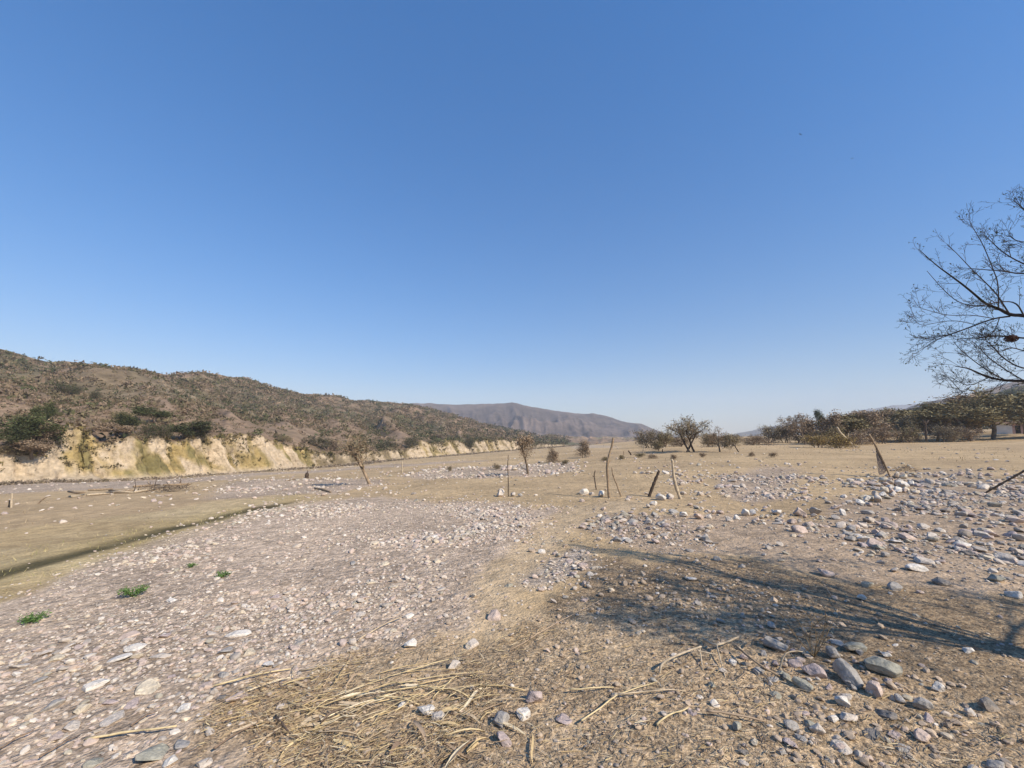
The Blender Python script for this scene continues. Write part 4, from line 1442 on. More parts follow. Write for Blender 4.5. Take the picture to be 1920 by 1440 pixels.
def litter_field(name, zone_dens, maxd, n_seed, lens, wid, pal, label, rmin=1.5, rmax=9, lifts=0.02, dirbias=None):
    r = np.random.default_rng(n_seed)
    S = scatter(zone_dens, maxd, n_seed, rmin=rmin, rmax=rmax, kpx=0.004, s0=0.01, expo=1.2, half=58)
    n = len(S)
    L = r.uniform(*lens, n) * r.uniform(0.3, 1, n)
    an = r.uniform(0, math.pi, n) if dirbias is None else np.where(r.uniform(0, 1, n) < 0.45, r.uniform(0, math.pi, n), r.normal(dirbias, 0.6, n))
    el = r.normal(0, 0.10, n)
    W = r.uniform(*wid, n)
    d = np.stack([np.cos(an) * np.cos(el), np.sin(an) * np.cos(el), np.sin(el)], 1)
    side = np.stack([-np.sin(an), np.cos(an), 0 * an], 1)
    up = np.cross(d, side)
    bend = side * (r.normal(0, 0.08, n) * L)[:, None]
    ctr = np.column_stack([S[:, 0], S[:, 1], g(S[:, 0], S[:, 1]) + np.abs(np.sin(el)) * L * 0.5 + r.uniform(0.002, lifts, n)])
    rows = []
    for s, off, taper in ((-0.5, 0, 1.0), (0.0, 1, 1.0), (0.5, 0, 0.6)):
        c = ctr + d * (s * L)[:, None] + bend * off
        for q in range(3):
            a = q * 2 * math.pi / 3
            rows.append(c + (side * math.cos(a) + up * math.sin(a)) * (W * taper)[:, None])
    V = np.stack(rows, 1)
    Q = []
    for s in range(2):
        for q in range(3):
            q2 = (q + 1) % 3
            Q.append([s * 3 + q, s * 3 + q2, s * 3 + 3 + q2, s * 3 + 3 + q])
    Q = (np.array(Q)[None] + (np.arange(n) * 9)[:, None, None]).reshape(-1, 4)
    c = pal[r.integers(0, len(pal), n)] * r.uniform(0.75, 1.15, (n, 1))
    m = MB()
    m.add(V.reshape(-1, 3), quads=Q, color=np.repeat(np.clip(c, 0.01, 1), 9, axis=0))
    print(name, n)
    o = m.build(name, M_straw)
    return tag(o, label, "litter", kind="stuff")


def zdens(parts):
    def f(x, y):
        xw, yw = wob(x, y)
        d = np.zeros(np.shape(x))
        for zname, val in parts:
            d = np.where(inside(xw, yw, Z[zname]), val, d)
        return d * np.clip(0.6 + 1.3 * fbm(x * 1.3, y * 1.3, 151, 3), 0.1, 1.2)
    return f


PILE = poly_world([(430, 1265), (560, 1243), (760, 1232), (960, 1250), (1010, 1300), (960, 1345), (860, 1400), (780, 1900), (380, 1900)])
Z['pile'] = PILE
litter_field("dry_straw", zdens([('litter', 130), ('straw', 480), ('pile', 2300)]), 2800, 1001, (0.02, 0.15), (0.0009, 0.0030), STRAWC,
             "broken dry straw scattered over the foreground dirt", lifts=0.035, dirbias=0.45)
litter_field("ground_litter", zdens([('gravel', 60), ('path', 260), ('litter', 800), ('straw', 1300), ('rubble', 90)]), 1500, 1002, (0.015, 0.07), (0.0012, 0.003),
             np.array([(0.42, 0.32, 0.21), (0.30, 0.225, 0.155), (0.54, 0.42, 0.27), (0.18, 0.135, 0.10)]), "fine dry chaff and twigs littering the ground", rmax=11, lifts=0.012)

def grass_field(name, dens, maxd, seed, hgt, pal, label, rmin, rmax):
    r = np.random.default_rng(seed)
    S = scatter(dens, maxd, seed, rmin=rmin, rmax=rmax, kpx=0.0035, s0=0.02, expo=1.6, half=62)
    n = len(S)
    h = r.uniform(*hgt, n) * (S[:, 2] / 0.02) ** 0.5
    w = 0.0022 * (S[:, 2] / 0.02)
    a = r.uniform(0, 6.28, n)
    ln = r.normal(0, 0.6, (n, 2)) * h[:, None]
    b = np.column_stack([S[:, 0], S[:, 1], g(S[:, 0], S[:, 1]) - 0.004])
    sd = np.column_stack([np.cos(a), np.sin(a), 0 * a]) * w[:, None]
    top = b + np.column_stack([ln, h])
    V = np.stack([b - sd, b + sd, top], 1).reshape(-1, 3)
    c = np.array(pal)[r.integers(0, len(pal), n)] * r.uniform(0.8, 1.2, (n, 1))
    m = MB()
    m.add(V, tris=np.arange(n * 3).reshape(-1, 3), color=np.repeat(c, 3, axis=0))
    print(name, n)
    return tag(m.build(name, M_straw), label, "grass", kind="stuff")


def yellow_dens(x, y):
    xw, yw = wob(x, y)
    cl_ = np.clip(0.35 + 1.6 * fbm(x * 0.8, y * 0.8, 171, 4), 0, 1)
    d_, w_ = line_dist(x, y, STREAM, STREAM_W)
    return inside(xw, yw, Z['yellow']) * 260.0 * cl_ * np.clip(1.2 - d_ / 2.0, 0.05, 1)


grass_field("streamside_grass", yellow_dens, 260.0, 1301, (0.02, 0.06), [(0.48, 0.39, 0.17), (0.40, 0.34, 0.13), (0.55, 0.45, 0.24), (0.26, 0.25, 0.08)],
            "short yellow-green dry grass along the small stream channel", 5.0, 26.0)


def plain_dens(x, y):
    xw, yw = wob(x, y)
    ok = ~(inside(xw, yw, Z['yellow']) | inside(xw, yw, Z['gravel']) | inside(xw, yw, Z['rubble']) | inside(xw, yw, Z['straw']) | inside(xw, yw, Z['litter']) | inside(xw, yw, Z['cobbles']))
    return ok * 70.0 * np.clip(-0.05 + 2.0 * fbm(x * 0.35, y * 0.35, 191, 4), 0, 1)


grass_field("dry_grass", plain_dens, 70.0, 1302, (0.025, 0.07), [(0.42, 0.32, 0.18), (0.33, 0.25, 0.14), (0.50, 0.39, 0.24), (0.26, 0.20, 0.12)],
            "sparse dry grass stubble on the open sandy plain", 6.0, 75.0)


# green tufts on the gravel bank
def tuft(px, py, wpx, label, dens=1.0, hk=0.28):
    p = gp(px, py + 6)
    D = (p - EYEP) @ FW
    w = wpx * D / F
    r = np.random.default_rng(int(px * 7 + py))
    m = MB()
    n = int(260 * dens)
    for k in range(int(22 * dens) + 5):
        a = r.uniform(0, 6.28)
        L = r.uniform(0.3, 0.55) * w
        t = np.linspace(0, 1, 4)
        P = np.column_stack([np.cos(a) * L * t, np.sin(a) * L * t * 0.9, hk * w * r.uniform(0.5, 1.3) * np.sin(t * 1.9)])
        m.tube(P, np.linspace(0.003, 0.0012, 4), 3, color=(0.8, 0.75, 0.6))
        for q in range(11):
            s = P[1] + (P[3] - P[1]) * r.uniform(0, 1) + r.normal(0, 0.012, 3)
            d1 = r.normal(size=3)
            d1[2] = abs(d1[2]) * 0.7 + 0.2
            d1 /= np.linalg.norm(d1)
            d2 = np.cross(d1, r.normal(size=3))
            d2 /= np.linalg.norm(d2)
            ls = r.uniform(0.014, 0.030)
            jit = r.uniform(0.6, 1.35)
            m.add([s, s + d1 * ls * .5 + d2 * ls * .25, s + d1 * ls, s + d1 * ls * .5 - d2 * ls * .25], quads=[[0, 1, 2, 3]], color=(jit, jit, jit * 0.9))
    o = m.build("green_tuft", M_leafgreen)
    o.location = p
    return tag(o, label, "plant", "green tufts on the gravel bank")


tuft(248, 1113, 50, "largest bright green leafy tuft on the gravel bank", 1.6)
tuft(62, 1160, 44, "low green tuft near the left edge by yellow grass", 1.2, 0.2)
tuft(416, 1077, 26, "small green tuft furthest right on the gravel bank", 0.8)
tuft(360, 1058, 15, "tiny olive tuft above the small green one", 0.4)
#@@PART3
# ------------------------------------------------------------------ trees
def unit(v):
    return v / (np.linalg.norm(v) + 1e-9)


def grow(r, p, d, L, rad, lvl, spec, out, ok=None):
    """one limb and, from it, its branches; spec[lvl] = dict(n, wig, up, kids, ratio, ang, start)"""
    s = spec[lvl]
    pts = [np.array(p, float)]
    d = unit(np.array(d, float))
    for k in range(s['n']):
        d = unit(d + r.normal(0, s['wig'], 3) + np.array([0, 0, s['up']]))
        q = pts[-1] + d * (L / s['n'])
        if q[2] < 0.15 and lvl > 0:
            q[2] = 0.15 + 0.1 * r.uniform()
        if ok is not None and not ok(q):
            break
        pts.append(q)
    if len(pts) < 2:
        return
    pts = np.array(pts)
    radii = np.linspace(rad, rad * s.get('taper', 0.45), len(pts))
    out.append((lvl, pts, radii))
    if lvl + 1 >= len(spec):
        return
    kids = s['kids']
    nk = max(1, int(round(kids * r.uniform(0.75, 1.25))))
    az0 = r.uniform(0, 6.28)
    for k in range(nk):
        t = s['start'] + (1 - s['start']) * (k + r.uniform(0.2, 1)) / nk
        t = min(t, 0.999)
        f = t * (len(pts) - 1)
        i = int(f)
        i = min(i, len(pts) - 2)
        b = pts[i] + (pts[i + 1] - pts[i]) * (f - i)
        ax = unit(pts[i + 1] - pts[i])
        u = unit(np.cross(ax, [0.3, 0.2, 0.9]))
        w = np.cross(ax, u)
        az = az0 + k * 2.4 + r.normal(0, 0.4)
        an = math.radians(r.normal(s['ang'], 10))
        nd = ax * math.cos(an) + (u * math.cos(az) + w * math.sin(az)) * math.sin(an)
        kr = radii[i] * s.get('krad', 0.62)
        grow(r, b, nd, L * s['ratio'] * r.uniform(0.7, 1.2) * (1.15 - 0.45 * t), kr, lvl + 1, spec, out, ok)


def tree_meshes(seed, height, spec, leaf_n, leaf_s, bark, trunk_levels=2, lean=(0, 0), rad=None, stems=1, leaf_spread=0.12, min_r=0.004, flat_top=False):
    r = np.random.default_rng(seed)
    out = []
    for s in range(stems):
        d = np.array([lean[0] + (r.normal(0, 0.22) if stems > 1 else r.normal(0, .05)), lean[1] + (r.normal(0, 0.22) if stems > 1 else r.normal(0, .05)), 1.0])
        p = np.array([(s - (stems - 1) / 2) * 0.34 if stems > 1 else 0, r.normal(0, 0.12) if stems > 1 else 0, -0.12])
        grow(r, p, d, height * 0.45, rad or height * 0.020, 0, spec, out)
    tr, cr = MB(), MB()
    tips = []
    for lvl, pts, radii in out:
        k = (7, 5, 4, 3, 3)[min(lvl, 4)]
        if lvl < trunk_levels:
            tr.tube(pts, np.maximum(radii, min_r * 1.5), k)
        else:
            cr.tube(pts, np.maximum(radii, min_r), 3, color=(1, 1, 1), mi=0)
            tips.append(pts)
    if leaf_n and tips:
        tp = np.vstack([t[1:] for t in tips])
        c = tp[r.integers(0, len(tp), leaf_n)] + r.normal(0, leaf_spread, (leaf_n, 3))
        c[:, 2] = np.maximum(c[:, 2], 0.05)
        a = r.normal(size=(leaf_n, 3))
        b = r.normal(size=(leaf_n, 3))
        a /= np.linalg.norm(a, axis=1)[:, None]
        b = np.cross(a, b)
        b /= np.linalg.norm(b, axis=1)[:, None]
        s = (leaf_s * r.uniform(0.5, 1.3, leaf_n))[:, None]
        V = np.stack([c - a * s, c + b * s * 0.45, c + a * s, c - b * s * 0.45], 1).reshape(-1, 3)
        Q = np.arange(leaf_n * 4).reshape(-1, 4)
        j = r.uniform(0.55, 1.45, (leaf_n, 1)) * np.array([1.0, 1.0, 0.95])
        cr.add(V, quads=Q, color=np.repeat(j, 4, axis=0), mi=1)
    return tr.mesh("trunk", [bark], smooth=True), cr.mesh("crown", [bark, LEAF['olive']])


SP_TREE = [dict(n=5, wig=.10, up=.05, kids=5, ratio=.75, ang=42, start=.35, taper=.6), dict(n=5, wig=.18, up=.06, kids=6, ratio=.62, ang=42, start=.25),
           dict(n=4, wig=.22, up=.03, kids=6, ratio=.55, ang=40, start=.15), dict(n=3, wig=.25, up=.0, kids=0, ratio=.5, ang=40, start=.1)]
SP_BUSH = [dict(n=3, wig=.15, up=.05, kids=6, ratio=1.0, ang=45, start=.1, taper=.6), dict(n=4, wig=.2, up=.05, kids=7, ratio=.62, ang=42, start=.15),
           dict(n=3, wig=.25, up=.02, kids=6, ratio=.5, ang=42, start=.1), dict(n=3, wig=.25, up=.0, kids=0, ratio=.5, ang=40, start=.1)]
PROTO = {}
for k in range(3):
    PROTO['leafy%d' % k] = tree_meshes(1100 + k, 5.0, SP_TREE, 4300, 0.080, M_bark, leaf_spread=0.18, min_r=0.009)
    PROTO['thin%d' % k] = tree_meshes(1120 + k, 5.0, SP_TREE, 1500, 0.065, M_bark, leaf_spread=0.10, min_r=0.010)
    PROTO['bush%d' % k] = tree_meshes(1140 + k, 3.2, SP_BUSH, 2300, 0.080, M_bark, leaf_spread=0.19, stems=3, rad=0.05, min_r=0.009)
PROTO['multi'] = tree_meshes(1161, 5.0, SP_TREE, 2600, 0.07, M_barkdark, leaf_spread=0.13, stems=3, rad=0.085, min_r=0.010)
PROTO['lean'] = tree_meshes(1165, 4.2, SP_TREE, 2600, 0.08, M_bark, leaf_spread=0.13, lean=(-0.55, 0.1), min_r=0.009)
# measured heights / widths of the prototypes, so that a tree can be asked for by size
PDIM = {}
for k, (a, b) in PROTO.items():
    co = np.empty(len(b.vertices) * 3, np.float32)
    b.vertices.foreach_get("co", co)
    co = co.reshape(-1, 3)
    PDIM[k] = (np.percentile(co[:, 2], 99.3), np.percentile(np.abs(co[:, 0]), 96) * 2)


def tree(proto, x, y, h, w, leaf, label, cat="tree", group=None, name="tree", rz=None, zoff=0.0, bark=None, z=None):
    ph_, pw_ = PDIM[proto]
    root = empty(name, (x, y, (gz(x, y) if z is None else z) + zoff), label, cat, group, rz=srng.uniform(0, 6.28) if rz is None else rz, sc=(w / pw_, w / pw_, h / ph_))
    a, b = PROTO[proto]
    t = link("trunk", a, root)
    c = link("crown", b, root)
    c.material_slots[1].link = 'OBJECT'
    c.material_slots[1].material = LEAF[leaf]
    if proto in ('multi', 'lean'):
        c.material_slots[0].link = 'OBJECT'
        c.material_slots[0].material = M_bark
    if bark is not None:
        for o_ in ((t,) if proto == 'lean' else (t, c)):
            o_.material_slots[0].link = 'OBJECT'
            o_.material_slots[0].material = bark
    return root


def tree_px(proto, px, base_py, top_py, wpx, leaf, label, Y=None, **k):
    """base pixel on the ground (or at a given depth Y), top pixel, width in pixels"""
    if Y is None:
        p = gp(px, base_py)
    else:
        p = at_depth(px, base_py, Y)
        k.setdefault('z', gz(p[0], p[1]))
    D = (p - EYEP) @ FW
    zz = k.get('z', p[2])
    top = EYE + (HORIZON - top_py) / F * D
    return tree(proto, p[0], p[1], max(top - zz, 0.4), wpx * D / F, leaf, label, **k)


# middle distance
tree_px('multi', 1295, 848, 782, 68, 'grey', "tall open-crowned tree with several dark trunks on the plain", name="tree", Y=46, rz=0.0)
tree_px('thin0', 1350, 850, 800, 34, 'brown', "slim small-crowned tree right of the tall multi-trunk tree", Y=44)
tree_px('lean', 1386, 851, 814, 52, 'grey', "low tree with a dark leaning trunk and flat crown", Y=43, rz=0.1, bark=M_barkdark)
GBUSH = "olive bushes behind the tall multi-trunk tree"
tree_px('bush0', 1218, 846, 806, 48, 'grey', "rounded olive bush left of the tall multi-trunk tree", Y=62, name="bush", cat="bush", group=GBUSH)
tree_px('bush1', 1250, 846, 809, 44, 'olive', "olive bush tucked against the tall multi-trunk tree", Y=60, name="bush", cat="bush", group=GBUSH)
tree_px('bush2', 1278, 846, 815, 40, 'brown', "brownish bush directly behind the dark trunks", Y=64, name="bush", cat="bush", group=GBUSH)
tree_px('bush0', 1330, 845, 812, 42, 'grey', "grey bush between the tall tree and slim tree", Y=64, name="bush", cat="bush", group=GBUSH)
tree_px('bush1', 1368, 843, 816, 44, 'grey', "grey bush behind the slim small-crowned tree", Y=68, name="bush", cat="bush", group=GBUSH)
tree_px('bush2', 1415, 842, 815, 46, 'brown', "brown bush right of the dark leaning tree", Y=75, name="bush", cat="bush", group=GBUSH)
tree_px('bush1', 1236, 848, 828, 26, 'olive', "small olive bush below the rounded one", Y=50, name="bush", cat="bush", group=GBUSH)
tree_px('thin1', 990, 890, 815, 40, 'brown', "slender bare sapling with small brown crown left of the crooked post", name="sapling", cat="sapling")
tree_px('bush2', 1036, 864, 838, 26, 'brown', "low brown bush behind the slender sapling", name="bush", cat="bush", Y=38)
tree_px('bush0', 1096, 853, 826, 26, 'brown', "dark round bush on the plain left of the crooked post's top", name="bush", cat="bush", bark=M_barkdark, Y=46)

# treeline on the right
GT = "trees of the right-hand treeline"
line = [
    ('bush0', 1445, 838, 798, 44, 'grey', 95, "small grey bush at the treeline's left end"),
    ('bush1', 1475, 838, 796, 46, 'olive', 95, "olive bush second from the treeline's left end"),
    ('thin2', 1510, 834, 776, 60, 'brown', 78, "bare purplish-brown tree behind the golden brush"),
    ('leafy0', 1545, 834, 775, 66, 'brown', 80, "brown twiggy tree above the golden brush"),
    ('leafy1', 1590, 833, 776, 66, 'olive', 82, "olive-brown tree behind the fallen pale trunk"),
    ('leafy2', 1632, 832, 772, 70, 'brown', 84, "dense reddish-brown tree above the netted post"),
    ('thin1', 1660, 831, 768, 66, 'brown', 90, "tall bare tree right of the reddish-brown one"),
    ('leafy0', 1690, 830, 780, 64, 'grey', 86, "grey-brown tree left of the tall dark post"),
    ('leafy1', 1722, 829, 768, 68, 'olive', 90, "olive tree directly behind the tall dark post"),
    ('leafy2', 1758, 828, 782, 58, 'brown', 84, "low mauve-brown tree right of the tall dark post"),
    ('leafy0', 1788, 827, 770, 62, 'green', 88, "mid-green tree in the treeline's right half"),
    ('leafy1', 1822, 826, 752, 78, 'olive', 80, "big dark-trunked olive tree near the hut"),
    ('leafy2', 1862, 825, 742, 86, 'olive', 84, "broad olive tree beside the hut"),
    ('leafy0', 1925, 824, 728, 100, 'dark', 92, "tall dark tree behind the hut at the right edge"),
    ('leafy1', 1985, 824, 735, 100, 'olive', 80, "olive tree cut by the right edge of the view"),
    ('bush2', 1608, 830, 806, 48, 'brown', 74, "low brown thicket beside the fallen pale trunk"),
    ('bush0', 1570, 832, 800, 50, 'olive', 76, "olive thicket over the golden brush"),
    ('bush1', 1655, 829, 800, 50, 'brown', 76, "brown thicket behind the netted post's top"),
    ('bush2', 1705, 827, 798, 52, 'olive', 80, "olive thicket left of the tall dark post's foot"),
    ('bush0', 1770, 826, 798, 48, 'grey', 78, "pale grey thicket right of the tall dark post"),
    ('bush1', 1805, 825, 800, 44, 'brown', 78, "brown thicket under the big dark-trunked tree"),
    ('bush2', 1500, 836, 790, 50, 'brown', 92, "brown bush third from the treeline's left end"),
    ('leafy0', 1620, 828, 774, 64, 'brown', 112, "brown tree set back behind the leaning dead trunk"),
    ('leafy2', 1690, 828, 766, 70, 'olive', 116, "olive tree set back above the grey-brown one"),
    ('leafy1', 1840, 826, 742, 84, 'brown', 112, "brown-olive tree set back left of the hut"),
    ('leafy0', 1890, 826, 722, 96, 'olive', 118, "tall olive tree set back over the hut"),
    ('leafy2', 1655, 828, 770, 66, 'green', 120, "green tree showing above the brown treeline"),
    ('leafy0', 1745, 826, 762, 70, 'dark', 122, "dark green tree high behind the mauve-brown one"),
    ('leafy1', 1795, 826, 756, 74, 'green', 125, "green tree behind the treeline left of the big olive"),
]
for (p, px, b, t, w, lf, Y, lab) in line:
    tree_px(p, px, b, t, w, lf, lab, Y=Y, group=GT, name="bush" if p.startswith('bush') else "tree", cat="bush" if p.startswith('bush') else "tree")
tree_px('leafy1', 1541, 812, 769, 14, 'dark', "small dark leafy treetop poking above the bare trees", Y=110, group=GT)

# low dry shrubs dotted over the plain
sr = random.Random(77)
for k, (px, py, hp, wp) in enumerate([(1165, 862, 6, 9), (1200, 858, 7, 12), (1222, 860, 6, 10), (1262, 862, 6, 9), (1318, 858, 6, 9), (1410, 856, 5, 8), (1135, 866, 5, 9), (1060, 872, 6, 9), (930, 880, 6, 10),
                                      (844, 884, 5, 8), (1450, 858, 5, 9)]):
    tree_px('bush%d' % (k % 3), px, py, py - hp * 0.62, wp * 1.5, sr.choice(['brown', 'olive', 'grey']), "tiny dry shrub on the plain " + where(px, py), name="shrub", cat="shrub", group="tiny shrubs of the plain")

# golden brush heap and the fallen pale trunk
tree_px('bush1', 1535, 838, 815, 52, 'gold', "heap of golden-brown brush before the treeline, left part", Y=58, name="brush_heap", cat="brush heap", group="golden brush before the treeline")
tree_px('bush2', 1570, 837, 812, 54, 'gold', "heap of golden-brown brush before the treeline, right part", Y=59, name="brush_heap", cat="brush heap", group="golden brush before the treeline")


def post(pts, radii, mat, label, name="fence_post", cat="post", group=None, k=8, lump=0.10, parts=None):
    """pts in world space, from the foot upward; an uneven hand-cut pole"""
    P = np.array(pts, float)
    n = max(10, len(P) * 5)
    t = np.linspace(0, 1, len(P))
    tt_ = np.linspace(0, 1, n)
    Q = np.column_stack([np.interp(tt_, t, P[:, i]) for i in range(3)])
    for _ in range(2):
        Q[1:-1] = (Q[:-2] + 2 * Q[1:-1] + Q[2:]) / 4
    rr = np.interp(tt_, np.linspace(0, 1, len(radii)), radii)
    r = np.random.default_rng(abs(hash(label)) % 10 if False else len(label) * 31 + len(P))
    rr = rr * (1 + lump * r.normal(0, 1, n).clip(-1.5, 1.5))
    base = Q[0].copy()
    m = MB()
    m.tube(Q - base, rr, k, cap=True)
    if parts:
        for pp, r0, r1 in parts:
            pp = np.array(pp, float) - base
            m.tube(pp, np.linspace(r0, r1, len(pp)), 6, cap=True)
    o = m.build(name, mat, smooth=True)
    o.location = base
    return tag(o, label, cat, group)


def post_px(pts, Y, radii_px, mat, label, sink=0.08, **k):
    """pts: (px, py[, dY]) from the foot up; the foot fixes the depth when Y is None"""
    if Y is None:
        Y = gp(pts[0][0], pts[0][1])[1]
    P = [at_depth(p[0], p[1], Y + (p[2] if len(p) > 2 else 0)) for p in pts]
    P[0] = P[0] - (P[1] - P[0]) / np.linalg.norm(P[1] - P[0]) * sink
    return post(P, [r * Y / F for r in radii_px], mat, label, **k)


GF = "fence posts on the plain"
Yp = gp(1141, 932)[1]
post_px([(1142, 933), (1140, 905), (1138, 873), (1143, 850), (1148, 834), (1150, 821)], None, [2.6, 2.5, 2.4, 1.8, 1.9, 2.3], M_wood,
        "tall crooked pole standing beside two white rocks", group=GF,
        parts=[([at_depth(1138, 880, Yp), at_depth(1141, 868, Yp + .02), at_depth(1146, 862, Yp + .03)], .02, .012)])
post_px([(1165, 931), (1155, 905), (1149, 890), (1147, 876)], None, [1.5, 1.4, 1.2, 0.9], M_wood, "thin slanting stick right of the tall crooked pole", group=GF)
post_px([(1118, 918), (1115, 900), (1114, 890), (1116, 882)], None, [1.1, 1.0, 1.0, 0.7], M_wooddark, "short thin stake left of the tall crooked pole", group=GF,
        parts=[([at_depth(1115, 895, gp(1118, 918)[1]), at_depth(1111, 892, gp(1118, 918)[1] + .05)], .012, .008)])
post_px([(1217, 931), (1222, 917), (1229, 899), (1236, 882)], None, [3.0, 2.8, 2.6, 2.3], M_wooddark, "dark post leaning to the right", group=GF)
post_px([(1276, 936), (1268, 915), (1263, 893), (1262, 878), (1260, 861)], None, [2.9, 2.9, 2.6, 2.2, 1.9], M_woodpale, "pale sunlit post leaning to the left", group=GF)
post_px([(953, 931), (953, 900), (952, 870), (953, 853)], None, [1.0, 0.9, 0.8, 0.6], M_wooddark, "thin dark stake among pale rocks", group=GF)
post_px([(754, 888), (754, 876), (754, 865)], None, [1.2, 1.2, 1.1], M_woodpale, "slim whitish post far off before the riverbank", group=GF)
post_px([(1205, 856), (1206, 846), (1208, 835)], 48, [1.1, 1.0, 0.9], M_woodpale, "small far whitish stake left of the olive bushes", group=GF)
post_px([(1184, 857), (1182, 850), (1178, 845)], 46, [1.6, 1.4, 1.2], M_wooddark, "stubby dark leaning stump on the plain", group=GF)
post_px([(1242, 856), (1242, 849), (1242, 842)], 48, [0.9, 0.9, 0.8], M_wooddark, "short dark stake below the olive bushes", group=GF)
post_px([(1170, 857), (1170, 852), (1169, 846)], 46, [0.9, 0.9, 0.8], M_wood, "short stake beside the stubby leaning stump", group=GF)
post_px([(1737, 825), (1736, 812), (1735, 800), (1734, 790)], 70, [1.9, 1.8, 1.8, 2.2], M_wooddark, "tall dark post with a forked top before the treeline", group=GF,
        parts=[([at_depth(1735, 797, 70), at_depth(1731, 789, 70)], .14, .1), ([at_depth(1735, 797, 70), at_depth(1741, 788, 70)], .13, .09)])
post_px([(1722, 824), (1722, 817)], 70, [0.8, 0.7], M_wooddark, "short stake left of the tall dark forked post", group=GF)
post_px([(1595, 832), (1585, 822), (1574, 810), (1569, 801)], 60, [3.0, 2.8, 2.2, 1.7], M_woodpale, "pale dead trunk leaning over the golden brush", name="dead_trunk", cat="dead trunk")
post_px([(1592, 829), (1590, 820), (1591, 812)], 60, [1.0, .9, .8], M_woodpale, "short pale stub beside the leaning dead trunk", name="dead_trunk", cat="dead trunk")
# leaning post that carries the torn netting
Yn = gp(1668, 893)[1]
post_px([(1669, 894), (1660, 873), (1648, 848), (1637, 827), (1629, 815)], None, [1.5, 1.6, 1.7, 1.7, 2.4], M_wood, "leaning post with a knobbed top carrying torn netting", group=GF,
        parts=[([at_depth(1631, 817, Yn), at_depth(1626, 818, Yn)], .07, .06)])
# slanting pole at the right edge
p0 = gp(1846, 925)
p1 = at_depth(1924, 881, p0[1] - 0.4)
p2 = p1 + (p1 - p0) * 0.9
post([p0 - np.array([0.05, 0, 0.06]), p0, (p0 + p1) / 2, p1, p2], [.022, .024, .028, .032, .03], M_wooddark, "dark slanting pole rising out of the right edge", name="pole", cat="pole")

# torn netting: strands, hung from the leaning post
m = MB()
nr_ = np.random.default_rng(91)
a_top, a_bot = at_depth(1641, 838, Yn - .05), at_depth(1662, 880, Yn - .05)
b_top, b_bot = at_depth(1642, 842, Yn - .10), at_depth(1648, 890, Yn - .22)
NA, NB_ = 26, 9
grid = np.zeros((NA, NB_, 3))
for i in range(NA):
    t = i / (NA - 1)
    A_ = a_top + (a_bot - a_top) * t
    B_ = b_top + (b_bot - b_top) * t
    for j in range(NB_):
        s = j / (NB_ - 1)
        q = A_ + (B_ - A_) * s
        q = q + np.array([0, -0.06 * math.sin(math.pi * s), -0.05 * math.sin(math.pi * s) * t]) + nr_.normal(0, 0.008, 3)
        q[2] = max(q[2], gz(q[0], q[1]) + 0.01)
        grid[i, j] = q
nb = grid[0, 0].copy()
for i in range(NA):
    m.tube(grid[i] - nb, 0.0085, 3)
for j in range(NB_):
    m.tube(grid[:, j] - nb, 0.009, 3)
for i in range(NA - 1):
    for j in range(NB_ - 1):
        m.tube(np.array([grid[i, j], grid[i + 1, j + 1]]) - nb, 0.006, 3)
M_net = material("netting_cord", (0.17, 0.135, 0.12), True)
o = m.build("netting", M_net)
o.location = nb
tag(o, "dark torn netting hanging from the leaning post", "netting")
# the part of it that lies crumpled behind the stones
m = MB()
q0 = gp(1700, 884)
for k in range(70):
    a = nr_.uniform(0, 6.28)
    L = nr_.uniform(0.15, 0.5)
    c = np.array([nr_.normal(0, 0.33), nr_.normal(0, 0.15), nr_.uniform(0.02, 0.30) ])
    c[2] *= max(0.15, 1 - abs(c[0]) / 0.9)
    t = np.linspace(-.5, .5, 5)[:, None]
    P = c + np.array([math.cos(a), math.sin(a) * .5, nr_.normal(0, .4)]) * L * t + nr_.normal(0, .02, (5, 3))
    P[:, 2] = np.maximum(P[:, 2], 0.0)
    m.tube(P, 0.006, 3)
o = m.build("brush_tangle", M_wood)
o.location = q0
tag(o, "tangle of dry twigs lying right of the netted post", "brush")

# the near leafless sapling on the plain, left of centre
SP_SAP = [dict(n=5, wig=.08, up=.02, kids=5, ratio=.85, ang=34, start=.55, taper=.7), dict(n=5, wig=.16, up=.08, kids=6, ratio=.5, ang=42, start=.2),
          dict(n=4, wig=.22, up=.0, kids=5, ratio=.5, ang=45, start=.15), dict(n=3, wig=.25, up=-.03, kids=0, ratio=.5, ang=40, start=.1)]
PROTO['sap'] = tree_meshes(1203, 1.9, SP_SAP, 420, 0.035, M_wood, leaf_spread=0.05, min_r=0.005, lean=(-0.28, 0), rad=0.040)
b = PROTO['sap'][1]
co = np.empty(len(b.vertices) * 3, np.float32)
b.vertices.foreach_get("co", co)
co = co.reshape(-1, 3)
PDIM['sap'] = (np.percentile(co[:, 2], 99.5), np.percentile(np.abs(co[:, 0] - co[:, 0].mean()), 97) * 2)
tree_px('sap', 696, 908, 812, 58, 'grey', "bare twisted sapling standing alone left of centre", name="sapling", cat="sapling", rz=0.0)

# dark stump before the cliff
p = gp(575, 897)
D = (p - EYEP) @ FW
s = D / F
post([p - [0, 0, .05], p + [0, 0, 5 * s], p + [0.4 * s, 0, 9.5 * s], p + [1.2 * s, 0, 11 * s], p + [1.3 * s, 0, 15 * s]], [3.2 * s, 3.7 * s, 2.8 * s, 1.0 * s, .5 * s], M_wooddark,
     "small dark upright stump far off before the cliff", name="tree_stump", cat="stump", lump=0.14)
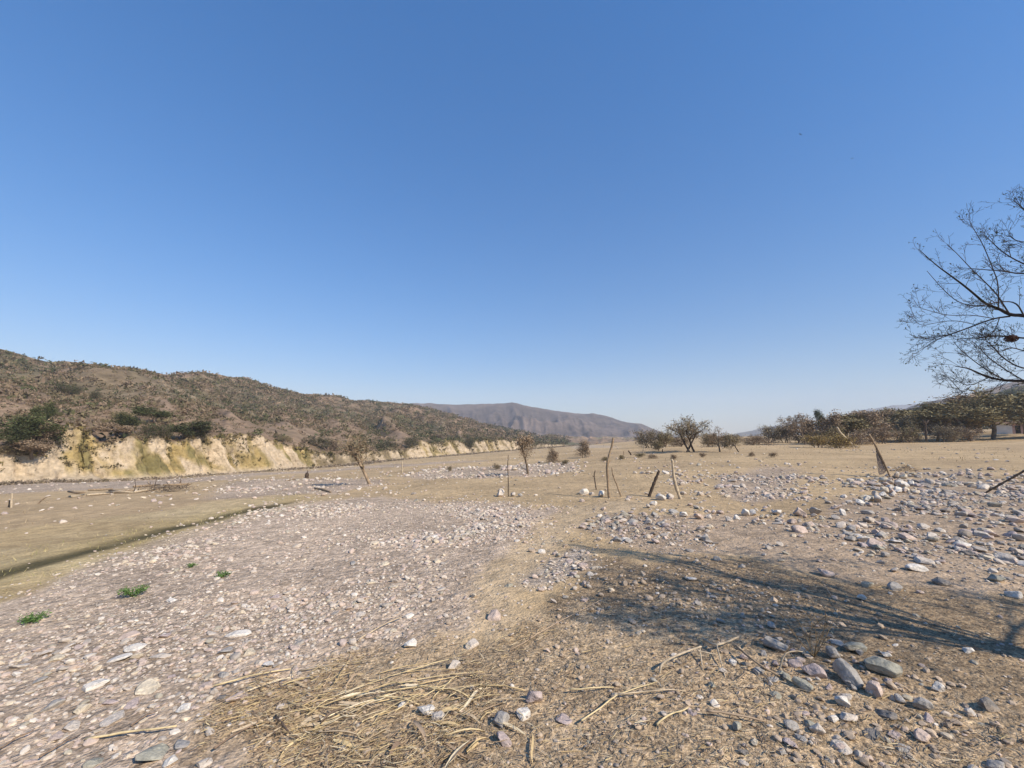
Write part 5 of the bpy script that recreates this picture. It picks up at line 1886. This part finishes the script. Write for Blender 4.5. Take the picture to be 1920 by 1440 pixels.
# fallen dark logs lying on the far sand
for (a, b2, c, d, lab) in [(597, 900, 621, 897, "dark log lying on the sand right of the small stump"), (540, 902, 556, 900, "dark low log left of the small stump"),
                           (590, 917, 620, 924, "crooked grey driftwood on the left gravel tongue")]:
    p0, p1 = gp(a, b2), gp(c, d)
    post([p0 + [0, 0, .04], (p0 + p1) / 2 + [0, 0, .06], p1 + [0, 0, .03]], [.03, .045, .03], M_wood, lab, name="fallen_log", cat="log", group="logs on the far sand")

# old brush fence along the left bank: every rail and stake its own part
fence = empty("brush_fence", gp(240, 930), "collapsed brush fence of grey sticks on the far left bank", "fence")
fb = np.array(fence.location)
fr_ = np.random.default_rng(72)
railpx = [(126, 935), (160, 930), (205, 926), (250, 922), (300, 917), (352, 913)]
for i, ((a, b2), (c, d)) in enumerate(zip(railpx[:-1], railpx[1:])):
    for q in range(2):
        p0, p1 = gp(a + fr_.uniform(-6, 6), b2 + fr_.uniform(-2, 3)), gp(c + fr_.uniform(-6, 6), d + fr_.uniform(-2, 3))
        h = 0.05 + 0.18 * q * fr_.uniform(0.5, 1.4)
        P = np.array([p0 + [0, 0, h], (p0 + p1) / 2 + [0, 0, h + fr_.normal(0, .06)], p1 + [0, 0, h * 0.8]]) - fb
        m = MB()
        m.tube(P, [.05, .06, .035], 6, cap=True)
        m.build("rail", M_wood if q else M_woodpale, fence, smooth=True)
for i in range(16):
    a = fr_.uniform(240, 356)
    p0 = gp(a, np.interp(a, [126, 352], [936, 914]))
    h = fr_.uniform(0.3, 1.0)
    h *= 0.7
    P = np.array([p0 - [0, 0, .05], p0 + [fr_.normal(0, .1), 0, h * .5], p0 + [fr_.normal(0, .2), fr_.normal(0, .1), h]]) - fb
    m = MB()
    m.tube(P, [.02, .018, .01], 5, cap=True)
    m.build("stake", M_wooddark if i % 3 else M_wood, fence, smooth=True)
# dark tangle against it
m = MB()
q0 = gp(325, 921)
for k in range(70):
    a = fr_.uniform(0, 6.28)
    L = fr_.uniform(0.3, 0.9)
    c = np.array([fr_.uniform(-1.3, 0.9), fr_.normal(0, 0.3), fr_.uniform(0.02, 0.24)])
    t = np.linspace(-.5, .5, 4)[:, None]
    P = c + np.array([math.cos(a), math.sin(a) * .4, fr_.normal(0, .35)]) * L * t + fr_.normal(0, .03, (4, 3))
    P[:, 2] = np.maximum(P[:, 2], 0.0)
    m.tube(P, 0.009, 3)
o = m.build("brush_tangle", M_bark)
o.location = q0
tag(o, "dark brushwood heaped at the right end of the collapsed fence", "brush")
post_px([(21, 952), (22, 938), (23, 925)], None, [2.1, 1.9, 1.5], M_woodpale, "whitish post near the far left edge", group=GF)
post_px([(17, 951), (18, 945), (18, 938)], None, [1.6, 1.6, 1.2], M_wooddark, "short dark post beside the whitish left post", group=GF)
post_px([(72, 944), (80, 936), (89, 931)], None, [1.2, 1.1, .7], M_wood, "bent branch stuck in the sand right of the whitish post", name="fallen_branch", cat="branch", sink=.02)

# dark green trees at the cliff's edge and on the lower slope
GC = "dark trees along the cliff top"
cliff_trees = [  # px, foot py, top py, width, leaf
    (14, 850, 792, 62, 'dark', "dark tree at the left edge on the cliff top"), (45, 848, 778, 56, 'green', "tall green tree second from left on the cliff top"),
    (78, 852, 782, 52, 'dark', "dark tree leaning over the first pale gully"), (100, 838, 790, 42, 'brown', "brownish tree at the left rim of the tall pale cliff"),
    (60, 862, 822, 44, 'brown', "brown bush on the cliff rim below the dark trees"), (24, 856, 826, 44, 'olive', "olive bush under the leftmost dark tree"),
    (92, 800, 752, 40, 'green', "green tree higher on the slope above the tall pale cliff"), (112, 742, 716, 34, 'dark', "dark tree alone high on the left slope"),
    (145, 738, 722, 26, 'dark', "small dark tree right of the high lone one"), (182, 752, 732, 26, 'dark', "dark bush on the left slope's middle"),
    (225, 822, 790, 36, 'brown', "brown tree above the ochre buttresses"), (232, 806, 770, 46, 'olive', "broad olive tree above the ochre buttresses"),
    (258, 812, 772, 44, 'dark', "dark tree beside the broad olive one"), (302, 796, 762, 40, 'green', "bright green round tree on the lower slope"),
    (282, 820, 790, 40, 'dark', "dark bush on the rim under the bright green tree"), (312, 824, 794, 38, 'dark', "dark bush between two cliff buttresses"),
    (350, 826, 788, 46, 'dark', "dark wide tree at the rim right of the bright green one"), (378, 832, 798, 42, 'dark', "dark tree drooping over the cliff rim"),
    (392, 812, 796, 32, 'brown', "brown bush above the drooping dark tree"), 
    (528, 828, 814, 30, 'olive', "olive bush on the rim at mid cliff"), (588, 838, 816, 40, 'dark', "dark bush at the low end of the first cliff"),
    (622, 844, 822, 36, 'brown', "brown bush where the cliff dips"), (668, 846, 824, 40, 'olive', "olive bush behind the bare twisted sapling"),
    (726, 842, 824, 34, 'dark', "dark bush right of the sapling's top"), (772, 838, 818, 34, 'dark', "dark bush left of the second pale cliff"),
    (820, 824, 812, 30, 'brown', "brown bush atop the second pale cliff"), (888, 838, 816, 26, 'dark', "dark bush in the gap of the far cliff"),
]
for i, (px, fy, ty, w, lf, lab) in enumerate(cliff_trees):
    # stand it on the hill or the cliff rim: the grid point that shows nearest to the foot pixel
    j0 = np.where(np.abs(hpx - px) < 14)[0]
    sub = np.stack([HX[:60][:, j0], HY[:60][:, j0], HZ[:60][:, j0]], -1)
    ux, uy, uz = project(sub.reshape(-1, 3))
    k = int(np.argmin((ux - px) ** 2 + 2.0 * (uy - fy) ** 2))
    P = sub.reshape(-1, 3)[k]
    D = (P - EYEP) @ FW
    pr = ('leafy%d' if (fy - ty) > 30 else 'bush%d') % (i % 3)
    tree(pr, P[0], P[1], max((uy[k] - ty), 8) * D / F, w * D / F, lf, lab, cat="tree" if pr[0] == 'l' else "bush", group=GC, name="tree" if pr[0] == 'l' else "bush", z=P[2] - 0.2)

# ------------------------------------------------------------------ hut among the right-hand trees
hx, hy = 116.0, 100.0
hz = gz(hx, hy)
M_lime = material("limewash", (0.70, 0.66, 0.60), False, objcoord=True, noises=((1.2, 4, 0.85, 1.05),))
M_pink = material("pink_render", (0.55, 0.36, 0.29), False, objcoord=True, noises=((1.2, 4, 0.85, 1.05),))
M_tin = material("rusty_tin", (0.20, 0.13, 0.095), False, objcoord=True, noises=((2.0, 4, 0.7, 1.2),))
M_dark = material("dark_opening", (0.03, 0.028, 0.026), False)
hut = empty("hut", (hx, hy, hz), "small whitewashed and pink hut half hidden by the right-hand trees", "hut", rz=math.radians(-40))


def box(mb_, x0, x1, y0, y1, z0, z1):
    v = [(x0, y0, z0), (x1, y0, z0), (x1, y1, z0), (x0, y1, z0), (x0, y0, z1), (x1, y0, z1), (x1, y1, z1), (x0, y1, z1)]
    mb_.add(v, quads=[(3, 2, 1, 0), (4, 5, 6, 7), (0, 1, 5, 4), (1, 2, 6, 5), (2, 3, 7, 6), (3, 0, 4, 7)])


m = MB(); box(m, -2.4, 0.4, 0, 3, -.3, 2.35); m.build("white_wall", M_lime, hut)
m = MB(); box(m, 0.402, 2.2, 0.15, 3, -.3, 2.3); m.build("pink_wall", M_pink, hut)
m = MB()
m.add([(-2.8, -.5, 2.42), (2.6, -.5, 2.42), (2.6, 1.5, 2.95), (-2.8, 1.5, 2.95), (2.6, 3.4, 2.42), (-2.8, 3.4, 2.42),
       (-2.8, -.5, 2.36), (2.6, -.5, 2.36), (2.6, 3.4, 2.36), (-2.8, 3.4, 2.36)],
      quads=[(0, 1, 2, 3), (3, 2, 4, 5), (6, 9, 8, 7), (0, 6, 7, 1), (5, 4, 8, 9)], tris=[(1, 4, 2), (0, 3, 5)])
m.add([(-2.8, -.5, 2.36), (-2.8, -.5, 2.42), (-2.8, 3.4, 2.42), (-2.8, 3.4, 2.36), (2.6, -.5, 2.36), (2.6, -.5, 2.42), (2.6, 3.4, 2.42), (2.6, 3.4, 2.36)], quads=[(0, 1, 2, 3), (7, 6, 5, 4)])
m.build("roof", M_tin, hut)
m = MB(); box(m, 0.9, 1.7, 0.10, 0.148, 0, 1.95); dr = m.build("door", M_dark, hut)
for xx in (-2.6, 2.4):
    m = MB(); m.tube(np.array([(xx, -.4, -.2), (xx + .03, -.4, 1.2), (xx, -.4, 2.4)]), .06, 6); m.build("roof_post", M_wooddark, hut)

# ------------------------------------------------------------------ near tree, its trunk outside the view on the right
TX, TY = 6.2, 1.55
tz = gz(TX, TY)


def outside(q):
    px, py, zz = project(q)
    return not (zz[0] > 0.3 and px[0] < 1955 and px[0] > -100 and py[0] < 1460 and py[0] > -40)


tr_, cr_, lf_ = MB(), MB(), MB()
nr2 = np.random.default_rng(515)
fork = np.array([TX - 0.15, TY + 0.1, tz + 1.75])
trunk_pts = np.array([(TX, TY, tz - .2), (TX + .03, TY, tz + .6), (TX - .05, TY + .05, tz + 1.2), fork, fork + [-.1, .15, .7], fork + [-.05, .1, 1.5]])
tr_.tube(trunk_pts, [.17, .135, .125, .12, .09, .06], 10)
SP_BOUGH = [dict(n=7, wig=.12, up=.02, kids=8, ratio=.55, ang=42, start=.2, taper=.4), dict(n=5, wig=.2, up=.04, kids=7, ratio=.5, ang=40, start=.12, krad=.6),
            dict(n=4, wig=.22, up=.03, kids=6, ratio=.5, ang=38, start=.1), dict(n=3, wig=.22, up=.02, kids=0, ratio=.5, ang=38, start=.1)]
outb = []
for k, (d, L) in enumerate([((-.35, .25, .75), 2.2), ((.2, .6, .8), 2.2), ((.9, .3, .5), 2.0), ((-.5, .35, .55), 2.2), ((-.2, .1, 1.), 2.2), ((-.7, .1, .6), 2.2)]):
    grow(nr2, fork + np.array([-.05, .07, .5]) * (k % 3) / 2, d, L * 0.92, .026, 0, SP_BOUGH, outb, outside)
# boughs that reach into the view, as traced from the picture, at the tree's own distance
guides = [  # (points (px, py, depth), r0, r1)
    ([(1990, 606, 3.7), (1920, 591, 3.95), (1894, 591, 4.05), (1872, 578, 4.1), (1850, 572, 4.15), (1815, 541, 4.2), (1780, 515, 4.25), (1755, 497, 4.3), (1722, 467, 4.35)], .022, .0035),
    ([(1894, 591, 4.05), (1880, 569, 4.05), (1868, 550, 4.0), (1840, 522, 4.0), (1820, 503, 3.95), (1797, 478, 3.95), (1775, 457, 3.9)], .011, .003),
    ([(1872, 578, 4.1), (1872, 530, 4.15), (1862, 505, 4.2), (1845, 462, 4.2), (1828, 433, 4.25), (1819, 418, 4.25)], .009, .003),
    ([(1920, 592, 3.95), (1905, 565, 4.0), (1868, 566, 4.0), (1840, 575, 4.0), (1800, 570, 4.05), (1770, 545, 4.1), (1738, 508, 4.1)], .010, .003),
    ([(1894, 593, 4.05), (1862, 597, 4.1), (1815, 615, 4.2), (1780, 628, 4.3), (1750, 633, 4.35), (1720, 635, 4.4), (1705, 626, 4.4)], .012, .003),
    ([(1780, 628, 4.3), (1750, 640, 4.35), (1730, 655, 4.4), (1715, 663, 4.4)], .005, .0025),
    ([(1862, 597, 4.1), (1820, 590, 4.0), (1780, 592, 4.0), (1750, 585, 4.0), (1722, 576, 4.0)], .006, .0025),
    ([(1830, 609, 4.2), (1790, 600, 4.2), (1755, 605, 4.2), (1725, 612, 4.25), (1708, 592, 4.3)], .005, .0025),
    ([(1990, 640, 3.9), (1920, 634, 4.1), (1868, 629, 4.2), (1840, 633, 4.2), (1797, 636, 4.3)], .012, .004),
    ([(1874, 596, 4.05), (1866, 620, 4.1), (1850, 632, 4.15)], .006, .004),
    ([(1990, 500, 3.7), (1920, 515, 4.0), (1880, 508, 4.0), (1850, 506, 4.0), (1815, 503, 4.1)], .010, .0035),
    ([(1990, 520, 3.7), (1920, 496, 4.0), (1882, 475, 4.0), (1862, 456, 4.05), (1845, 440, 4.1)], .010, .003),
    ([(1990, 470, 3.7), (1930, 455, 3.9), (1905, 452, 3.95), (1890, 440, 4.0)], .008, .003),
    ([(1990, 420, 3.7), (1940, 410, 3.9), (1915, 388, 3.9), (1900, 376, 3.95)], .008, .003),
    ([(1990, 716, 3.6), (1920, 714, 3.85), (1888, 714, 3.95), (1853, 708, 4.05), (1815, 690, 4.15), (1792, 687, 4.2)], .020, .0035),
    ([(1888, 714, 3.95), (1855, 698, 4.0), (1820, 672, 4.1), (1800, 655, 4.15), (1788, 641, 4.2)], .008, .003),
    ([(1920, 714, 3.85), (1880, 690, 4.0), (1850, 668, 4.05), (1835, 650, 4.1), (1822, 640, 4.1)], .008, .003),
    ([(1853, 708, 4.05), (1820, 724, 4.1), (1800, 718, 4.2), (1782, 706, 4.2)], .006, .0025),
    ([(1820, 724, 4.1), (1806, 738, 4.2), (1793, 725, 4.2), (1785, 714, 4.2)], .005, .0025),
    ([(1990, 690, 3.6), (1920, 694, 3.85), (1880, 672, 3.9), (1862, 650, 3.95), (1850, 640, 4.0)], .010, .003),
    ([(1990, 660, 3.7), (1925, 660, 3.9), (1895, 650, 4.0), (1875, 660, 4.05), (1860, 655, 4.1)], .008, .003),
]
SP_TWIG = [dict(n=4, wig=.16, up=.05, kids=4, ratio=.5, ang=38, start=.2, taper=.5), dict(n=3, wig=.2, up=.03, kids=3, ratio=.5, ang=40, start=.2), dict(n=3, wig=.2, up=.02, kids=0, ratio=.5, ang=40, start=.2)]
tw = []
for gi, (pts, r0, r1) in enumerate(guides):
    P = np.array([at_depth(*p) for p in pts])
    if pts[0][0] > 1950:        # carry the bough back to the trunk
        P = np.vstack([[fork + np.array([-.03, .05, (P[0][2] - fork[2]) * 0.55])], (fork * .45 + P[0] * .55)[None], P])
    for _ in range(2):
        Q = [P[0]]
        for a, b2 in zip(P[:-1], P[1:]):
            Q += [a * .75 + b2 * .25, a * .25 + b2 * .75]
        Q.append(P[-1])
        P = np.array(Q)
    rr = np.linspace(r0 * (1.1 if pts[0][0] > 1950 else .7), r1 * .7, len(P))
    (tr_ if r0 > .015 else cr_).tube(P, rr, 6)
    pl = len(P)
    for k in range(16 if pts[0][0] > 1950 else 11):
        i = int(nr2.uniform(.35 if pts[0][0] > 1950 else .12, .98) * (pl - 1))
        ax_ = unit(P[min(i + 1, pl - 1)] - P[max(i - 1, 0)])
        side = unit(np.array([nr2.normal(-.2, .6), nr2.normal(0, .5), nr2.normal(.15, .7)]))
        d = unit(ax_ * nr2.uniform(.7, 1.3) + side * nr2.uniform(.4, .9))
        grow(nr2, P[i], d, nr2.uniform(.08, .25), min(rr[i] * .5, .0026), 0, SP_TWIG, tw)
for lvl, pts, radii in outb:
    (tr_ if lvl == 0 else cr_).tube(pts, np.maximum(radii, .0028), 5 if lvl == 0 else (4 if lvl == 1 else 3))
for lvl, pts, radii in tw:
    cr_.tube(pts, np.maximum(radii, .0011), 3)
# a few buds at twig ends; leaves of unseen crown enlarged to deepen shadow
ends = np.array([p[-1] for l, p, r_ in tw] + [p[-1] for l, p, r_ in outb if l >= 2])
sel = np.concatenate([nr2.choice(len(tw), len(tw) // 5, replace=False), len(tw) + nr2.choice(len(ends) - len(tw), min(len(ends) - len(tw), 2600), replace=False)])
c = ends[sel]
a = nr2.normal(size=(len(c), 3)); a /= np.linalg.norm(a, axis=1)[:, None]
b = np.cross(a, nr2.normal(size=(len(c), 3))); b /= np.linalg.norm(b, axis=1)[:, None]
s = (nr2.uniform(.006, .016, len(c)) * np.where(sel < len(tw), .9, 3.0))[:, None]
cr_.add(np.stack([c - a * s, c + b * s * .5, c + a * s, c - b * s * .5], 1).reshape(-1, 3), quads=np.arange(len(c) * 4).reshape(-1, 4), mi=1)
near = empty("tree", (TX, TY, tz), "leafless near tree whose dark branches reach in from the right edge", "tree")
off = np.array([TX, TY, tz])
for m_ in (tr_, cr_):
    m_.v = [v - off for v in m_.v]
tr_.build("trunk", M_barkdark, near, smooth=True)
cr_.build("crown", [M_barkdark, LEAF['green']], near)
print("near tree", len(outb), len(tw))

# round clump lodged in it
m = MB()
q0 = at_depth(1896, 635, 4.15)
for k in range(150):
    d = nr2.normal(size=3)
    d /= np.linalg.norm(d)
    t = unit(np.cross(d, nr2.normal(size=3)))
    rad = nr2.uniform(.01, .042)
    P = np.array([d * rad - t * .03, d * rad * 1.15, d * rad + t * .03]) * np.array([1.25, 1, .8])
    m.tube(P, .0022, 3)
o = m.build("twig_clump", material("reddish_twig", (0.10, 0.055, 0.045), True))
o.location = q0
tag(o, "small round reddish-brown clump lodged in the near bare branches", "clump")

# two birds high in the sky
for (px, py, roll, lab) in [(1501, 252, 0.1, "tiny dark bird in the sky, the higher and left of two"), (1598, 297, -0.45, "tiny dark bird in the sky, the lower and right of two")]:
    q0 = at_depth(px, py, 150)
    root = empty("bird", q0, lab, "bird", "birds in the sky", rz=0.5)
    root.rotation_euler = (0.1, roll, 0.4)
    m = MB()
    m.tube(np.array([(0, -.34, 0), (0, -.18, .0), (0, .05, .01), (0, .22, .03), (0, .30, .04), (0, .38, .03)]), [.02, .07, .09, .05, .045, .01], 7, cap=True)
    m.build("body", M_dark, root, smooth=True)
    for sg in (-1, 1):
        m = MB()
        m.add([(sg * .05, .12, .02), (sg * .35, .18, .12), (sg * .78, .05, .16), (sg * .74, -.08, .15), (sg * .36, -.10, .10), (sg * .05, -.14, .0),
               (sg * .05, .12, -.01), (sg * .35, .18, .10), (sg * .78, .05, .15), (sg * .74, -.08, .14), (sg * .36, -.10, .08), (sg * .05, -.14, -.02)],
              quads=[(0, 1, 4, 5), (1, 2, 3, 4), (6, 11, 10, 7), (7, 10, 9, 8), (0, 6, 7, 1), (1, 7, 8, 2), (2, 8, 9, 3), (3, 9, 10, 4), (4, 10, 11, 5)])
        m.build("wing", M_dark, root)

# ------------------------------------------------------------------ haze: the air of the whole valley
mh = bpy.data.materials.new("haze_air")
mh.use_nodes = True
nt = mh.node_tree
nt.nodes.clear()
ho = nt.nodes.new("ShaderNodeOutputMaterial")
pv = nt.nodes.new("ShaderNodeVolumePrincipled")
pv.inputs["Color"].default_value = (0.85, 0.90, 1.0, 1)
pv.inputs["Density"].default_value = 0.00026
pv.inputs["Anisotropy"].default_value = 0.0
nt.links.new(pv.outputs[0], ho.inputs["Volume"])
m = MB()
HB = 3300.0
box(m, -HB, HB, -400.0, 3400.0, -12.5, 300.0)
hz_ = m.build("haze", mh)
tag(hz_, kind="stuff")
